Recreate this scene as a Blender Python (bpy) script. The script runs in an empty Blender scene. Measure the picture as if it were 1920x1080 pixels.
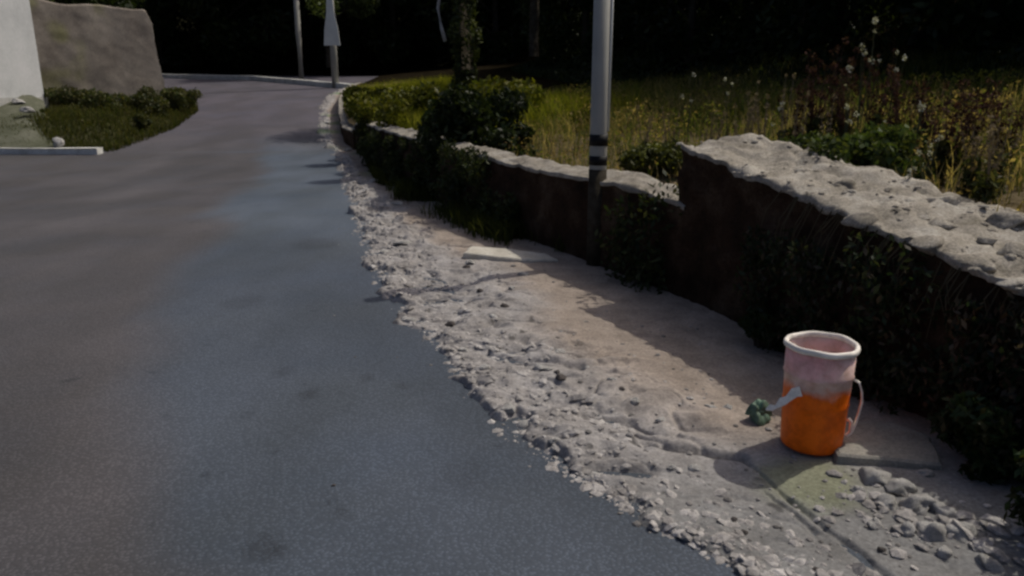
import bpy, math, random
import numpy as np
from mathutils import Vector, Matrix, noise as mnoise

random.seed(7)
rng = np.random.default_rng(11)
scene = bpy.context.scene
COL = scene.collection

# ------------------------------------------------------------------ camera, sky, sun, exposure
cam_d = bpy.data.cameras.new("camera")
cam_d.lens = 36 * 1400 / 1920
cam_d.sensor_width = 36
cam_d.clip_start = 0.05
cam_d.clip_end = 1500
cam = bpy.data.objects.new("camera", cam_d)
COL.objects.link(cam)
cam.location = (0, 0, 1.45)
cam.rotation_euler = (math.radians(75), 0, 0)
cam_d.dof.use_dof = True
cam_d.dof.focus_distance = 4.2
cam_d.dof.aperture_fstop = 5.6
scene.camera = cam

SUN_AZ, SUN_EL = math.radians(60), math.radians(53)
world = bpy.data.worlds.new("World")
scene.world = world
world.use_nodes = True
wn = world.node_tree.nodes
sky = wn.new("ShaderNodeTexSky")
sky.sky_type = 'NISHITA'
sky.sun_disc = False
sky.sun_elevation = SUN_EL
sky.sun_rotation = SUN_AZ
sky.air_density = .35; sky.dust_density = 3.0; sky.ozone_density = .3
wn["Background"].inputs[1].default_value = 0.135
world.node_tree.links.new(sky.outputs[0], wn["Background"].inputs[0])

sun_d = bpy.data.lights.new("sun", 'SUN')
sun_d.energy = 2.55
sun_d.angle = math.radians(0.55)
sun_d.color = (1.0, 0.94, 0.84)
sun = bpy.data.objects.new("sun", sun_d)
COL.objects.link(sun)
sdir = Vector((math.sin(SUN_AZ) * math.cos(SUN_EL), math.cos(SUN_AZ) * math.cos(SUN_EL), math.sin(SUN_EL)))
sun.rotation_euler = sdir.to_track_quat('Z', 'Y').to_euler()
sun.location = (20, 10, 30)

scene.view_settings.view_transform = 'Standard'
scene.view_settings.look = 'None'
scene.view_settings.gamma = 1
scene.view_settings.exposure = 0.0
scene.cycles.filter_width = 2.6
scene.cycles.use_denoising = True
scene.cycles.max_bounces = 6
scene.cycles.transparent_max_bounces = 12

# ------------------------------------------------------------------ numpy noise
_perm = rng.permutation(1024)
def _h(ix, iy):
    return _perm[(_perm[ix & 1023] + iy) & 1023] / 1023.0
def vnoise(x, y):
    x = np.asarray(x, float); y = np.asarray(y, float)
    ix = np.floor(x).astype(int); iy = np.floor(y).astype(int)
    fx = x - ix; fy = y - iy
    fx = fx * fx * fx * (fx * (fx * 6 - 15) + 10); fy = fy * fy * fy * (fy * (fy * 6 - 15) + 10)
    a = _h(ix, iy); b = _h(ix + 1, iy); c = _h(ix, iy + 1); d = _h(ix + 1, iy + 1)
    return (a + (b - a) * fx) * (1 - fy) + (c + (d - c) * fx) * fy
def fbm(x, y, o=4, g=0.5):
    s = 0; a = 1; t = 0; x = np.asarray(x, float); y = np.asarray(y, float)
    for i in range(o):
        s = s + a * vnoise(x * 2 ** i + 17.3 * i, y * 2 ** i + 5.1 * i); t += a; a *= g
    return s / t * 2 - 1
def ridge(x, y, o=4):
    s = 0; a = 1; t = 0
    for i in range(o):
        s = s + a * (1 - np.abs(vnoise(x * 2 ** i + 9.7 * i, y * 2 ** i + 3.3 * i) * 2 - 1)); t += a; a *= .55
    return s / t
def sstep(a, b, x):
    t = np.clip((np.asarray(x, float) - a) / (b - a), 0, 1)
    return t * t * (3 - 2 * t)

# ------------------------------------------------------------------ plan of the place (metres)
def zr(y):
    y = np.minimum(np.asarray(y, float), 42.0)
    return .078 * 1.5 * np.log1p(np.exp((y - 14.5) / 1.5))
_ry = [-6, 0.8, 2.0, 2.22, 2.61, 2.93, 3.84, 4.73, 6.74, 8.86, 11.5, 14.75, 17.2, 20.0, 23.9, 29.3, 32.2, 34]
_rx = [3.0, 1.25, .73, .52, .21, .02, -.34, -.74, -1.38, -1.88, -2.55, -3.34, -4.3, -5.05, -6.0, -7.0, -7.1, -7.3]
def xr(y): return np.interp(y, _ry, _rx)            # right edge of the asphalt
_wy = [-6, 1.5, 2.0, 2.4, 2.85, 3.3, 4.1, 4.92, 5.3, 7.1, 9.2, 12.4, 15.3, 17.2, 20, 24, 29, 32.4, 40]
_wx = [2.9, 2.38, 2.25, 2.12, 1.92, 1.72, 1.50, 1.24, 1.07, .17, -.82, -2.1, -3.05, -3.8, -4.5, -5.4, -6.3, -6.5, -7.0]
def xw(y): return np.interp(y, _wy, _wx)            # foot of the roadside walls
_ty = [-6, 2.3, 2.76, 3.0, 3.25, 3.57, 4.0, 4.56, 5.04]
_tz = [.55, .66, .72, .78, .82, .86, .91, .98, 1.07]
def z_tall(y): return np.interp(y, _ty, _tz)
_ly = [5.0, 5.8, 7, 10, 13, 15.3, 15.9, 18, 24, 32.4]
_lz = [.68, .74, .72, .78, .80, .82, .66, .72, 1.2, 1.75]
def z_low(y): return np.interp(y, _ly, _lz)

# ------------------------------------------------------------------ helpers
def tag(o, label=None, cat=None, group=None, kind=None):
    if label: o["label"] = label
    if cat: o["category"] = cat
    if group: o["group"] = group
    if kind: o["kind"] = kind
    return o
def empty(name, loc=(0, 0, 0), rz=0):
    o = bpy.data.objects.new(name, None); COL.objects.link(o)
    o.location = loc; o.rotation_euler = (0, 0, rz); o.empty_display_size = .1
    return o
def link(name, me, mat=None, parent=None, loc=None, rot=None, scale=None):
    o = bpy.data.objects.new(name, me); COL.objects.link(o)
    if mat is not None and len(me.materials) == 0: me.materials.append(mat)
    if parent is not None: o.parent = parent
    if loc is not None: o.location = loc
    if rot is not None: o.rotation_euler = rot
    if scale is not None: o.scale = scale
    return o
def mesh_np(name, v, f, col=None, smooth=True):
    """v (n,3); f (m,3) or (m,4) ints; col (n,3) vertex colours"""
    v = np.ascontiguousarray(v, dtype=np.float32); f = np.ascontiguousarray(f, dtype=np.int32)
    me = bpy.data.meshes.new(name); k = f.shape[1]
    me.vertices.add(len(v)); me.vertices.foreach_set("co", v.ravel())
    me.loops.add(f.size); me.loops.foreach_set("vertex_index", f.ravel())
    me.polygons.add(len(f))
    me.polygons.foreach_set("loop_start", np.arange(0, f.size, k, dtype=np.int32))
    me.polygons.foreach_set("loop_total", np.full(len(f), k, dtype=np.int32))
    me.polygons.foreach_set("use_smooth", np.full(len(f), smooth, dtype=bool))
    me.update(calc_edges=True)
    if col is not None:
        a = me.color_attributes.new("Col", 'FLOAT_COLOR', 'POINT')
        c = np.ones((len(v), 4), dtype=np.float32); c[:, :3] = col
        a.data.foreach_set("color", c.ravel())
    return me
def grid_faces(nu, nv, flip=False, closed_v=False):
    i, j = np.meshgrid(np.arange(nu - 1), np.arange(nv if closed_v else nv - 1), indexing='ij')
    a = i * nv + j; b = (i + 1) * nv + j; c = (i + 1) * nv + (j + 1) % nv; d = i * nv + (j + 1) % nv
    f = np.stack([a, b, c, d], -1).reshape(-1, 4)
    return f[:, ::-1] if flip else f

def mat_new(name, rough=.85, spec=.3):
    m = bpy.data.materials.new(name); m.use_nodes = True
    n = m.node_tree.nodes; b = n["Principled BSDF"]
    b.inputs["Roughness"].default_value = rough
    b.inputs["Specular IOR Level"].default_value = spec
    return m, n, m.node_tree.links, b
def ramp(n, stops):
    r = n.new("ShaderNodeValToRGB"); e = r.color_ramp.elements
    while len(e) < len(stops): e.new(.5)
    for k, (p, c) in enumerate(stops):
        e[k].position = p; e[k].color = (*c, 1)
    return r
def noise_node(n, l, scale, detail=6, rough=.6, vec=None):
    t = n.new("ShaderNodeTexNoise"); t.inputs["Scale"].default_value = scale
    t.inputs["Detail"].default_value = detail; t.inputs["Roughness"].default_value = rough
    if vec is not None: l.new(vec, t.inputs["Vector"])
    return t
def mixc(n, l, fac, a, b, mode='MIX'):
    x = n.new("ShaderNodeMix"); x.data_type = 'RGBA'; x.blend_type = mode
    for sock, v in ((x.inputs[0], fac), (x.inputs[6], a), (x.inputs[7], b)):
        if isinstance(v, (int, float)): sock.default_value = v
        elif isinstance(v, tuple): sock.default_value = (*v, 1)
        else: l.new(v, sock)
    return x.outputs[2]
def bump(n, l, b, h, strength=.4, dist=.01):
    x = n.new("ShaderNodeBump"); x.inputs["Strength"].default_value = strength
    x.inputs["Distance"].default_value = dist
    l.new(h, x.inputs["Height"]); l.new(x.outputs[0], b.inputs["Normal"])
def objco(n): return n.new("ShaderNodeNewGeometry").outputs["Position"]

def rocky(name, c1, c2, c3, sc=6, bd=.01, usecol=False, rough=.9, grain=.27):
    m, n, l, b = mat_new(name, rough, 0.0 if name in ("forest_floor", "field_soil", "grassy_bank_soil") else .06)
    p = objco(n)
    a = noise_node(n, l, sc, 8, .65, p); r = ramp(n, [(.3, c1), (.5, c2), (.72, c3)]); l.new(a.outputs[0], r.inputs[0])
    g = noise_node(n, l, sc * 16, 4, .7, p); rg = ramp(n, [(.3, (1 - grain,) * 3), (.7, (1 + grain * .8,) * 3)]); l.new(g.outputs[0], rg.inputs[0])
    c = mixc(n, l, 1.0, r.outputs[0], rg.outputs[0], 'MULTIPLY')
    if usecol:
        at = n.new("ShaderNodeAttribute"); at.attribute_name = "Col"
        c = mixc(n, l, 1.0, c, at.outputs[0], 'MULTIPLY')
    l.new(c, b.inputs["Base Color"])
    bump(n, l, b, g.outputs[0], .6, bd)
    return m

# asphalt: worn grey, smoother bluish patch along the right edge, dark oil and tar spots
M = {}
m, n, l, b = mat_new("asphalt", .78, .35)
p = objco(n)
big = noise_node(n, l, .8, 5, .55, p); r1 = ramp(n, [(.3, (.070, .072, .080)), (.5, (.078, .076, .080)), (.7, (.090, .086, .088))]); l.new(big.outputs[0], r1.inputs[0])
at = n.new("ShaderNodeAttribute"); at.attribute_name = "Col"
c = mixc(n, l, 1.0, r1.outputs[0], at.outputs[0], 'MULTIPLY')
mp = n.new("ShaderNodeMapping"); mp.inputs["Scale"].default_value = (1.1, .55, 1); mp.inputs["Rotation"].default_value = (0, 0, -.3)
l.new(p, mp.inputs[0])
st = noise_node(n, l, 1.1, 3, .45, mp.outputs[0]); r2 = ramp(n, [(.38, (.86, .86, .84)), (.60, (1.10, 1.10, 1.12))]); l.new(st.outputs[0], r2.inputs[0])
c = mixc(n, l, 1.0, c, r2.outputs[0], 'MULTIPLY')
sp = noise_node(n, l, 5.5, 3, .55, p); r3 = ramp(n, [(.66, (1,) * 3), (.74, (.62, .64, .66))]); l.new(sp.outputs[0], r3.inputs[0])
c = mixc(n, l, 1.0, c, r3.outputs[0], 'MULTIPLY')
ag = n.new("ShaderNodeTexVoronoi"); ag.inputs["Scale"].default_value = 75; l.new(p, ag.inputs["Vector"])
r4 = ramp(n, [(.0, (1.45,) * 3), (.5, (.72,) * 3)]); l.new(ag.outputs["Distance"], r4.inputs[0])
c = mixc(n, l, 1.0, c, r4.outputs[0], 'MULTIPLY')
l.new(c, b.inputs["Base Color"]); bump(n, l, b, ag.outputs["Distance"], .5, .004)
M["asphalt"] = m

M["verge"] = rocky("dusty_verge", (.205, .192, .180), (.28, .265, .25), (.37, .355, .34), 4, .006, True)
M["ground"] = rocky("forest_floor", (.006, .006, .004), (.010, .010, .006), (.02, .018, .012), 2, .03)
M["field"] = rocky("field_soil", (.07, .055, .03), (.12, .095, .055), (.16, .13, .08), 3, .02, True)
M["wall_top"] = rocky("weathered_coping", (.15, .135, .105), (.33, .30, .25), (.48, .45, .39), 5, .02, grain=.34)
M["wall_face"] = rocky("dark_wall_face", (.014, .009, .005), (.036, .021, .013), (.085, .060, .040), 3, .03)  # dark brown faces, much darker than the coping
M["concrete"] = rocky("pale_concrete", (.24, .24, .22), (.34, .34, .32), (.45, .44, .42), 4, .008)
M["white_kerb"] = rocky("whitewashed_kerb", (.40, .40, .36), (.58, .58, .54), (.70, .70, .66), 4, .008)
M["concrete_dim"] = rocky("grey_concrete", (.17, .16, .14), (.25, .24, .21), (.33, .31, .27), 5, .008)
M["stone"] = rocky("pale_stone", (.28, .27, .25), (.37, .36, .34), (.47, .46, .44), 14, .02)
M["cream_stone"] = rocky("cream_stone", (.40, .37, .31), (.52, .49, .42), (.60, .57, .50), 8, .01)
M["dark_stone"] = rocky("dark_stone", (.04, .038, .035), (.09, .08, .075), (.15, .14, .13), 9, .01)
M["plaster"] = rocky("stained_plaster", (.17, .15, .135), (.25, .225, .20), (.33, .30, .27), 1.3, .012, True, grain=.12)
M["moss_concrete"] = rocky("mossy_concrete", (.06, .065, .042), (.09, .095, .065), (.14, .14, .11), 1.2, .01)
M["white_paint"] = rocky("dirty_white_render", (.36, .37, .37), (.45, .46, .455), (.52, .52, .52), .8, .003, grain=.05)
M["bank"] = rocky("grassy_bank_soil", (.03, .035, .015), (.06, .06, .03), (.09, .085, .05), 2, .03)

def foliage(name, trans=.35, gloss=.015):
    m = bpy.data.materials.new(name); m.use_nodes = True; n = m.node_tree.nodes; l = m.node_tree.links
    n.remove(n["Principled BSDF"]); out = n["Material Output"]
    at = n.new("ShaderNodeAttribute"); at.attribute_name = "Col"
    d = n.new("ShaderNodeBsdfDiffuse"); t = n.new("ShaderNodeBsdfTranslucent")
    l.new(at.outputs[0], d.inputs[0])
    tc = mixc(n, l, 1.0, at.outputs[0], (1.25, 1.25, .55), 'MULTIPLY'); l.new(tc, t.inputs[0])
    mx = n.new("ShaderNodeMixShader"); mx.inputs[0].default_value = trans
    l.new(d.outputs[0], mx.inputs[1]); l.new(t.outputs[0], mx.inputs[2])
    g = n.new("ShaderNodeBsdfGlossy"); g.inputs["Roughness"].default_value = .5
    m2 = n.new("ShaderNodeMixShader"); m2.inputs[0].default_value = gloss
    l.new(mx.outputs[0], m2.inputs[1]); l.new(g.outputs[0], m2.inputs[2]); l.new(m2.outputs[0], out.inputs[0])
    return m
M["leaf"] = foliage("leaf", .3); M["grass"] = foliage("grass_blade", .48, .0); M["dry"] = foliage("dry_plant", .2, .0)
def plain(name, colr, rough=.7, spec=.3, sc=12, var=.25):
    m, n, l, b = mat_new(name, rough, spec); a = noise_node(n, l, sc, 5, .6, objco(n))
    r = ramp(n, [(.3, tuple(c * (1 - var) for c in colr)), (.7, tuple(min(1, c * (1 + var)) for c in colr))])
    l.new(a.outputs[0], r.inputs[0]); l.new(r.outputs[0], b.inputs["Base Color"]); return m
M["bark"] = rocky("bark", (.02, .017, .012), (.05, .042, .03), (.08, .07, .055), 8, .03)
M["pole"] = plain("galvanised_pole", (.29, .285, .25), .65, .3, 3, .10)
M["black_band"] = plain("black_band", (.006, .006, .006), .6, .2)
M["white_sheet"] = plain("white_sheet", (.62, .64, .60), .7, .3, 3, .08)

# ------------------------------------------------------------------ ground
xs = np.concatenate([np.linspace(-400, -60, 18), np.arange(-56, 60, 2.0), np.linspace(64, 400, 18)])
ys = np.concatenate([np.linspace(-300, -20, 14), np.arange(-16, 90, 2.0), np.linspace(94, 500, 20)])
X, Y = np.meshgrid(xs, ys, indexing='ij')
Z = zr(Y) - .06 + .33 * np.clip(Y - 45, 0, 60) * (1 + .25 * fbm(X * .05, Y * .05)) + .30 * np.clip(-24 - X, 0, 50)
me = mesh_np("ground", np.stack([X, Y, Z], -1).reshape(-1, 3), grid_faces(len(xs), len(ys)))
tag(link("ground", me, M["ground"]), kind="structure")

# road sheet
ys = np.concatenate([np.arange(-8, 1, .3), np.arange(1, 10, .04), np.arange(10, 41, .2)]); nx = 320
ysg = ys[:, None] * np.ones((1, nx)); t = np.linspace(0, 1, nx)[None]
left = np.where(ys < 15.9, -30, np.interp(ys, [15.9, 20, 24, 28, 32, 36, 39, 41], [-11.5, -11.2, -11.8, -14, -18, -24, -30, -30]))[:, None]
right = (xr(ys) + np.where(ys > 33, 2.0, .5))[:, None]
X = right + (left - right) * t ** 2.2; Z = zr(ysg) + .0 * X
dist = xr(ysg) - X
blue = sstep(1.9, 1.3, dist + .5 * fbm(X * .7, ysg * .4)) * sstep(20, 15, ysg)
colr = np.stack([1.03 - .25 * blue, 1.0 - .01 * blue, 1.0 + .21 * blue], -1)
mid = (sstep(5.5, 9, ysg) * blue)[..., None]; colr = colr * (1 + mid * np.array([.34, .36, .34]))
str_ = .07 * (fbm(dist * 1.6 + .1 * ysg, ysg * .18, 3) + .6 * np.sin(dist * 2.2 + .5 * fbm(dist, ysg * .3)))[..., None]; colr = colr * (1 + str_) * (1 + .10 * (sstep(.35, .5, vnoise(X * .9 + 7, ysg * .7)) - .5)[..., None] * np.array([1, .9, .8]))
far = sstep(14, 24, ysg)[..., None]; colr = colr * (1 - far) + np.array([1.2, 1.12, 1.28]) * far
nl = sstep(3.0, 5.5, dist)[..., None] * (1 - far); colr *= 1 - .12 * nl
for sx, sy, sr, kx in ((-.82, 2.15, .07, .72), (-.76, 2.12, .035, .55), (-.6, 2.35, .04, .7), (-1.9, 7.0, .30, .75), (-1.0, 3.4, .06, .7), (-1.2, 3.7, .07, .75), (-1.9, 5.0, .2, .8), (-.18, 2.6, .12, .85), (-.75, 3.6, .05, .7), (-.55, 3.5, .05, .72)):
    d = np.hypot((X - sx), (ysg - sy) * .7) + .35 * sr * fbm(X * 4, ysg * 4)
    colr *= (1 - (1 - kx) * sstep(sr, sr * .4, d))[..., None]
# finer sheet so that the stains hold their shape
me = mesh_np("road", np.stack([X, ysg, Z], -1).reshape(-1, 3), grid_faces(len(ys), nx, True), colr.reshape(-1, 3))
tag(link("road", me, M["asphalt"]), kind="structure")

# verge: broken dusty shoulder between asphalt and wall
ys = np.concatenate([np.arange(.8, 5.5, .010), np.arange(5.5, 10, .02), np.arange(10, 18, .05), np.arange(18, 33, .15)])
nt = 330; tt = np.linspace(0, 1, nt)[None]; ysg = ys[:, None] * np.ones((1, nt))
def verge_h(x, y):
    e = x - xr(y)                                   # distance in from the asphalt edge
    w = np.maximum(xw(y) - xr(y), .3); q = e / w
    edge = e + .22 * fbm(x * 2.2, y * 2.6, 4, .6) + .06 * fbm(x * 11, y * 8, 3)
    base = -.03 + .046 * sstep(-.08, .08, edge) + .018 * sstep(.3, 1.2, e)
    rough = sstep(-.02, .06, edge) * (1 - .84 * sstep(.34, .58, q + .16 * fbm(x * 1.3, y * 1.1)))
    near = sstep(2.9, 2.5, y - .35 * (x - .5))       # smoother concrete apron close to the camera
    rough = rough * (1 - .72 * near) * (1 + .6 * sstep(6.5, 8, y))
    wx = x + .10 * fbm(x * 3 + 5, y * 3, 2); wy = y + .10 * fbm(x * 3, y * 3 + 9, 2)
    r = ridge(wx * 2.0, wy * 3.6, 3) - .62
    c1 = np.abs(fbm(wx * 4.2, wy * 8.5, 2)); clod = sstep(.0, .16, c1) - .5            # broken crust plates with narrow gaps
    h = base + rough * (.085 * r + .020 * clod + .018 * fbm(x * 9, y * 12, 2, .5)) + .0016 * fbm(x * 30, y * 30, 2)
    # gullies and cracks
    def seg(x0, y0, x1, y1, wd, dp):
        dx, dy = x1 - x0, y1 - y0; L2 = dx * dx + dy * dy
        s = np.clip(((x - x0) * dx + (y - y0) * dy) / L2, 0, 1)
        d = np.hypot(x - x0 - s * dx, y - y0 - s * dy) + .018 * fbm(x * 9, y * 9)
        return -dp * sstep(wd, 0, d)
    h = h + seg(.53, 2.83, .92, 2.72, .045, .045) + seg(.92, 2.72, 1.00, 2.40, .022, .022) + seg(1.00, 2.40, 1.12, 2.05, .03, .02) + seg(.93, 2.45, 1.02, 2.2, .02, .015)
    h = h + seg(.30, 2.62, .52, 2.60, .05, .03) + seg(1.12, 2.05, 1.2, 1.7, .03, .02) + seg(-.5, 5.1, -.1, 5.0, .06, .03) + seg(-.9, 6.9, -.4, 6.8, .06, .04) + seg(-.1, 3.9, .35, 3.7, .05, .03)
    return h + zr(y)
xl = (xr(ys) - .30)[:, None]; xh = (xw(ys) + .12)[:, None]
X = xl + (xh - xl) * tt; Z = verge_h(X, ysg)
e = X - xr(ysg); q = e / np.maximum(xw(ysg) - xr(ysg), .3)
brown = sstep(.34, .60, q + .2 * fbm(X * 1.6, ysg * 1.2) + .1 * sstep(5, 3.5, ysg)) * sstep(2.6, 3.1, ysg)
grey = np.array([1.0, 1.0, 1.01]); br = np.array([.99, .88, .78])
cv = grey * (1 - brown[..., None]) + br * brown[..., None]
pit = sstep(.16, .04, vnoise(X * 16, ysg * 22)) * sstep(.55, .7, vnoise(X * 2.2, ysg * 2.1)); cv = cv * (1 - .6 * pit[..., None])
mossy = sstep(.55, .8, vnoise(X * 1.3 + 40, ysg * 1.1)) * sstep(9, 11, ysg); cv = cv * (1 - mossy[..., None] * np.array([.35, .15, .4]))
bucket_glow = sstep(.26, .10, np.hypot(X - 1.13, (ysg - 2.52) * .9) + .06 * fbm(X * 7, ysg * 7))[..., None]   # coloured light in front of the bucket, painted in as a yellow-green tint
cv = cv * (1 - bucket_glow * np.array([.12, .06, .32]))
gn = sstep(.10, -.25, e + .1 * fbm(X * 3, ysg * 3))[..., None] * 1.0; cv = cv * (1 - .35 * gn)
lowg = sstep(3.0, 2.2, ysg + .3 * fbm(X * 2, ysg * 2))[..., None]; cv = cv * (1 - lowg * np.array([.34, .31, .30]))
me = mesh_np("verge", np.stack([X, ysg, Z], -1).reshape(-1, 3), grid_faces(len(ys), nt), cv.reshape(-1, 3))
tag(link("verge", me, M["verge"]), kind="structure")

def vz(x, y): return float(verge_h(np.array([[x]]), np.array([[y]]))[0, 0])

# field behind the walls: starts below the wall top, rises slowly, then into the wooded slope
ys = np.concatenate([np.arange(-30, 0, 1.5), np.arange(0, 16, .12), np.arange(16, 60, .6)])
ds = np.concatenate([np.arange(.12, 5, .12), np.arange(5, 12, .5), np.linspace(12, 90, 30)])
YG, D = np.meshgrid(ys, ds, indexing='ij')
OX, OY = .95, .31
def wtop(y): return np.where(y < 5.15, z_tall(y), z_low(y))
def field_z(x0y, d):
    return wtop(np.clip(x0y, -6, 32.4)) * (1 - .0) - .10 + .22 * sstep(0, .9, d) * sstep(5, 5.6, x0y) * 0 + .085 * np.minimum(d, 8) + .36 * np.clip(d - 8, 0, 80)
X = xw(np.clip(YG, -6, 40)) + OX * D; Y2 = YG + OY * D
sm = sstep(4.2, 6.2, YG)
wt = (np.interp(YG, [2.0, 3.4], [.60, .86]) * (1 - sm) + .72 * sm) + np.clip(zr(YG) - 0.1, 0, 5) * .75
Z = wt - .12 + .10 * np.minimum(D, 8) + .36 * np.clip(D - 8, 0, 80) + .05 * fbm(X * 1.5, Y2 * 1.5) * sstep(.2, .8, D) + .03 * fbm(X * 7, Y2 * 7)
patch = sstep(.1, .5, fbm(X * .8 + 3, Y2 * .8))[..., None]
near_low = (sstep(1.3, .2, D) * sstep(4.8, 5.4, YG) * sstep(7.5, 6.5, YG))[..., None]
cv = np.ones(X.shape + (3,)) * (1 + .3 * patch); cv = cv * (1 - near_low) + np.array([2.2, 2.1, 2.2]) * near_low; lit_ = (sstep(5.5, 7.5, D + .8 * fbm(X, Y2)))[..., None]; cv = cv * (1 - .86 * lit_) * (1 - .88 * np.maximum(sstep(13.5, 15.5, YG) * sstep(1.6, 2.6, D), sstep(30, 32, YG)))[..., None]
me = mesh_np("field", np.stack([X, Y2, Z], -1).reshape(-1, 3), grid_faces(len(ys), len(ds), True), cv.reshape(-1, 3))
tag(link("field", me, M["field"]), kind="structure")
def fieldz(x, y):
    d = 0.0
    for _ in range(6):
        y0 = y - OY * d; d = max(0.0, (x - float(xw(np.clip(y0, -6, 40)))) / OX)
    y0 = y - OY * d; s = float(sstep(4.2, 6.2, y0))
    w = float(np.interp(y0, [2.0, 3.4], [.60, .86])) * (1 - s) + .72 * s + max(0, min(5, float(zr(y0)) - .1)) * .75
    return w - .12 + .10 * min(d, 8) + .36 * max(d - 8, 0)

# ------------------------------------------------------------------ walls
def wall_mesh(name, ys, ztopf, width_f, amp, cap_drop=.0, face_cut=None):
    """front face, worn top and back face of a long wall that follows xw(y)"""
    ys = np.asarray(ys); nfr, ntp = 34, 26
    rows = []
    for y in ys:
        x0 = float(xw(y)); zt = float(ztopf(y)); zb = float(zr(y)) - .1; w = float(width_f(y))
        a = []
        for k in range(nfr): a.append((0.0, zb + (zt - zb) * k / (nfr - 1), 0))
        for k in range(1, ntp): a.append((w * k / (ntp - 1), zt + .05 * k / (ntp - 1), 1))
        for k in range(1, 5): a.append((w, zt + .05 - (zt + .05 - zb) * k / 4, 2))
        rows.append([(x0 + OX * o, y + OY * o, z, kd, o) for o, z, kd in a])
    R = np.array(rows); X, Y, Z, K, O = [R[..., i].copy() for i in range(5)]
    fr = (K == 0); tp = (K == 1)
    n1 = fbm(Y * 2.1, Z * 2.6, 5, .6); n2 = ridge(Y * 3.1, Z * 4.0)
    X = X + fr * (-(amp * n1 + amp * .8 * (n2 - .6))) * sstep(0, .02, O * 0 + .05)
    hh = fbm(X * 3.2, Y * 3.2, 5, .6); h2 = ridge(X * 2.4 + 5, Y * 2.4)
    Z = Z + tp * amp * (.9 * hh + .9 * (h2 - .65) + .5 * fbm(X * 11, Y * 11, 3, .6) + .55 * (sstep(0, .14, np.abs(fbm(X * 3.1 + 8, Y * 3.1, 2))) - .7))
    X = X - fr * amp * .35 * fbm(Y * 10, Z * 12, 3, .6)
    ti = nfr - 1                                    # ragged front arris
    jag = amp * 1.5 * fbm(Y[:, ti] * 6, Y[:, ti] * 0 + 3, 4, .6)
    for k, wgt in ((ti, 1), (ti - 1, .5), (ti + 1, .6)):
        Z[:, k] += jag * wgt * .6
    X[:, ti] -= .018; X[:, ti + 1] -= .008; X[:, ti - 1] -= .014; Z[:, ti - 1] = Z[:, ti] - .03
    v = np.stack([X, Y, Z], -1); nu, nv = X.shape
    f = grid_faces(nu, nv)
    c0 = f.shape[0]
    v = v.reshape(-1, 3)
    me = mesh_np(name, v, f)
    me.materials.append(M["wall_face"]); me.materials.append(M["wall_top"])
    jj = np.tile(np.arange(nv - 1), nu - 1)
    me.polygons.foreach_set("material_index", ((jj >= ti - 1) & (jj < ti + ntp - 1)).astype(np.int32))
    # end caps as separate strips
    return me, v.reshape(nu, nv, 3)
def cap_mesh(name, ring):
    c = ring.mean(0); v = np.vstack([ring, c[None]]); k = len(ring)
    f = np.array([(i, i + 1, k) for i in range(k - 1)] + [(k - 1, 0, k)])
    return mesh_np(name, v, f, smooth=False)

ROOT_TALL = empty("roadside_wall", (1.3, 4.6, 0))
tag(ROOT_TALL, "higher broad-topped old roadside wall with pale worn top, behind the orange bucket", "wall")
ys = np.concatenate([np.arange(-6, 1, .25), np.arange(1, 5.16, .02)])
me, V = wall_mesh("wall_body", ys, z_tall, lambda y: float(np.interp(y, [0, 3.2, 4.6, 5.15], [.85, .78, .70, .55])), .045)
def child(o, root):
    o.parent = root; o.matrix_parent_inverse = Matrix.Translation(-root.location); return o
V_TALL = V; body = child(link("wall_body", me), ROOT_TALL)
end = child(link("wall_end", cap_mesh("wall_end", V[-1]), M["wall_face"]), ROOT_TALL)

ROOT_LOW = empty("boundary_wall", (-1, 9.5, 0))
tag(ROOT_LOW, "long low field wall running from the striped-base pole toward the bend", "wall")
ys = np.arange(5.04, 15.9, .06)
me, V2 = wall_mesh("wall_body", ys, z_low, lambda y: .22, .028)
child(link("wall_body", me), ROOT_LOW)
child(link("wall_end", cap_mesh("wall_end", V2[-1]), M["wall_face"]), ROOT_LOW)
R3 = empty("bank_wall", (-4.6, 20, .4))
tag(R3, "lowest farthest grey kerb wall beside the road before the far sign pole", "wall")
ys = np.arange(16.1, 32, .2)
me, V3 = wall_mesh("wall_body", ys, lambda y: float(z_low(y)) - .1, lambda y: .3, .03)
child(link("wall_body", me), R3)
child(link("wall_end", cap_mesh("wall_end", V3[0]), M["wall_face"]), R3)

# rocks ---------------------------------------------------------------
def rock_mesh(name, seed, sub=2, rough=.35, flat=.6, mat=None):
    import bmesh
    bm = bmesh.new(); bmesh.ops.create_icosphere(bm, subdivisions=sub, radius=1)
    o = Vector((seed * 3.1, seed * 1.7, seed * .9))
    for v in bm.verts:
        d = mnoise.noise(v.co * .9 + o) * rough * 1.6 + mnoise.noise(v.co * 2.3 + o) * rough * .6
        v.co *= 1 + d
        v.co.z *= flat
        for ax in ((.7, .2, .6), (-.5, .8, .3), (.1, -.9, .5), (-.8, -.4, .2)):
            a = Vector(ax).normalized(); a.rotate(Matrix.Rotation(seed * 1.3, 3, 'Z')); k = v.co.dot(a) - .62
            if k > 0: v.co -= a * k * .85
    for f_ in bm.faces: f_.smooth = sub >= 3
    me = bpy.data.meshes.new(name); bm.to_mesh(me); bm.free()
    if mat: me.materials.append(mat)
    return me
ROCKS = [rock_mesh("rock", s, 3, .62, .50 + .1 * (s % 3), M["stone"]) for s in range(8)]
DROCKS = [rock_mesh("dark_rock", s + 20, 2, .35, .6, M["dark_stone"]) for s in range(3)]
CROCKS = [rock_mesh("coping_stone", s + 40, 3, .42, .60, M["wall_top"]) for s in range(6)]

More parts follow.
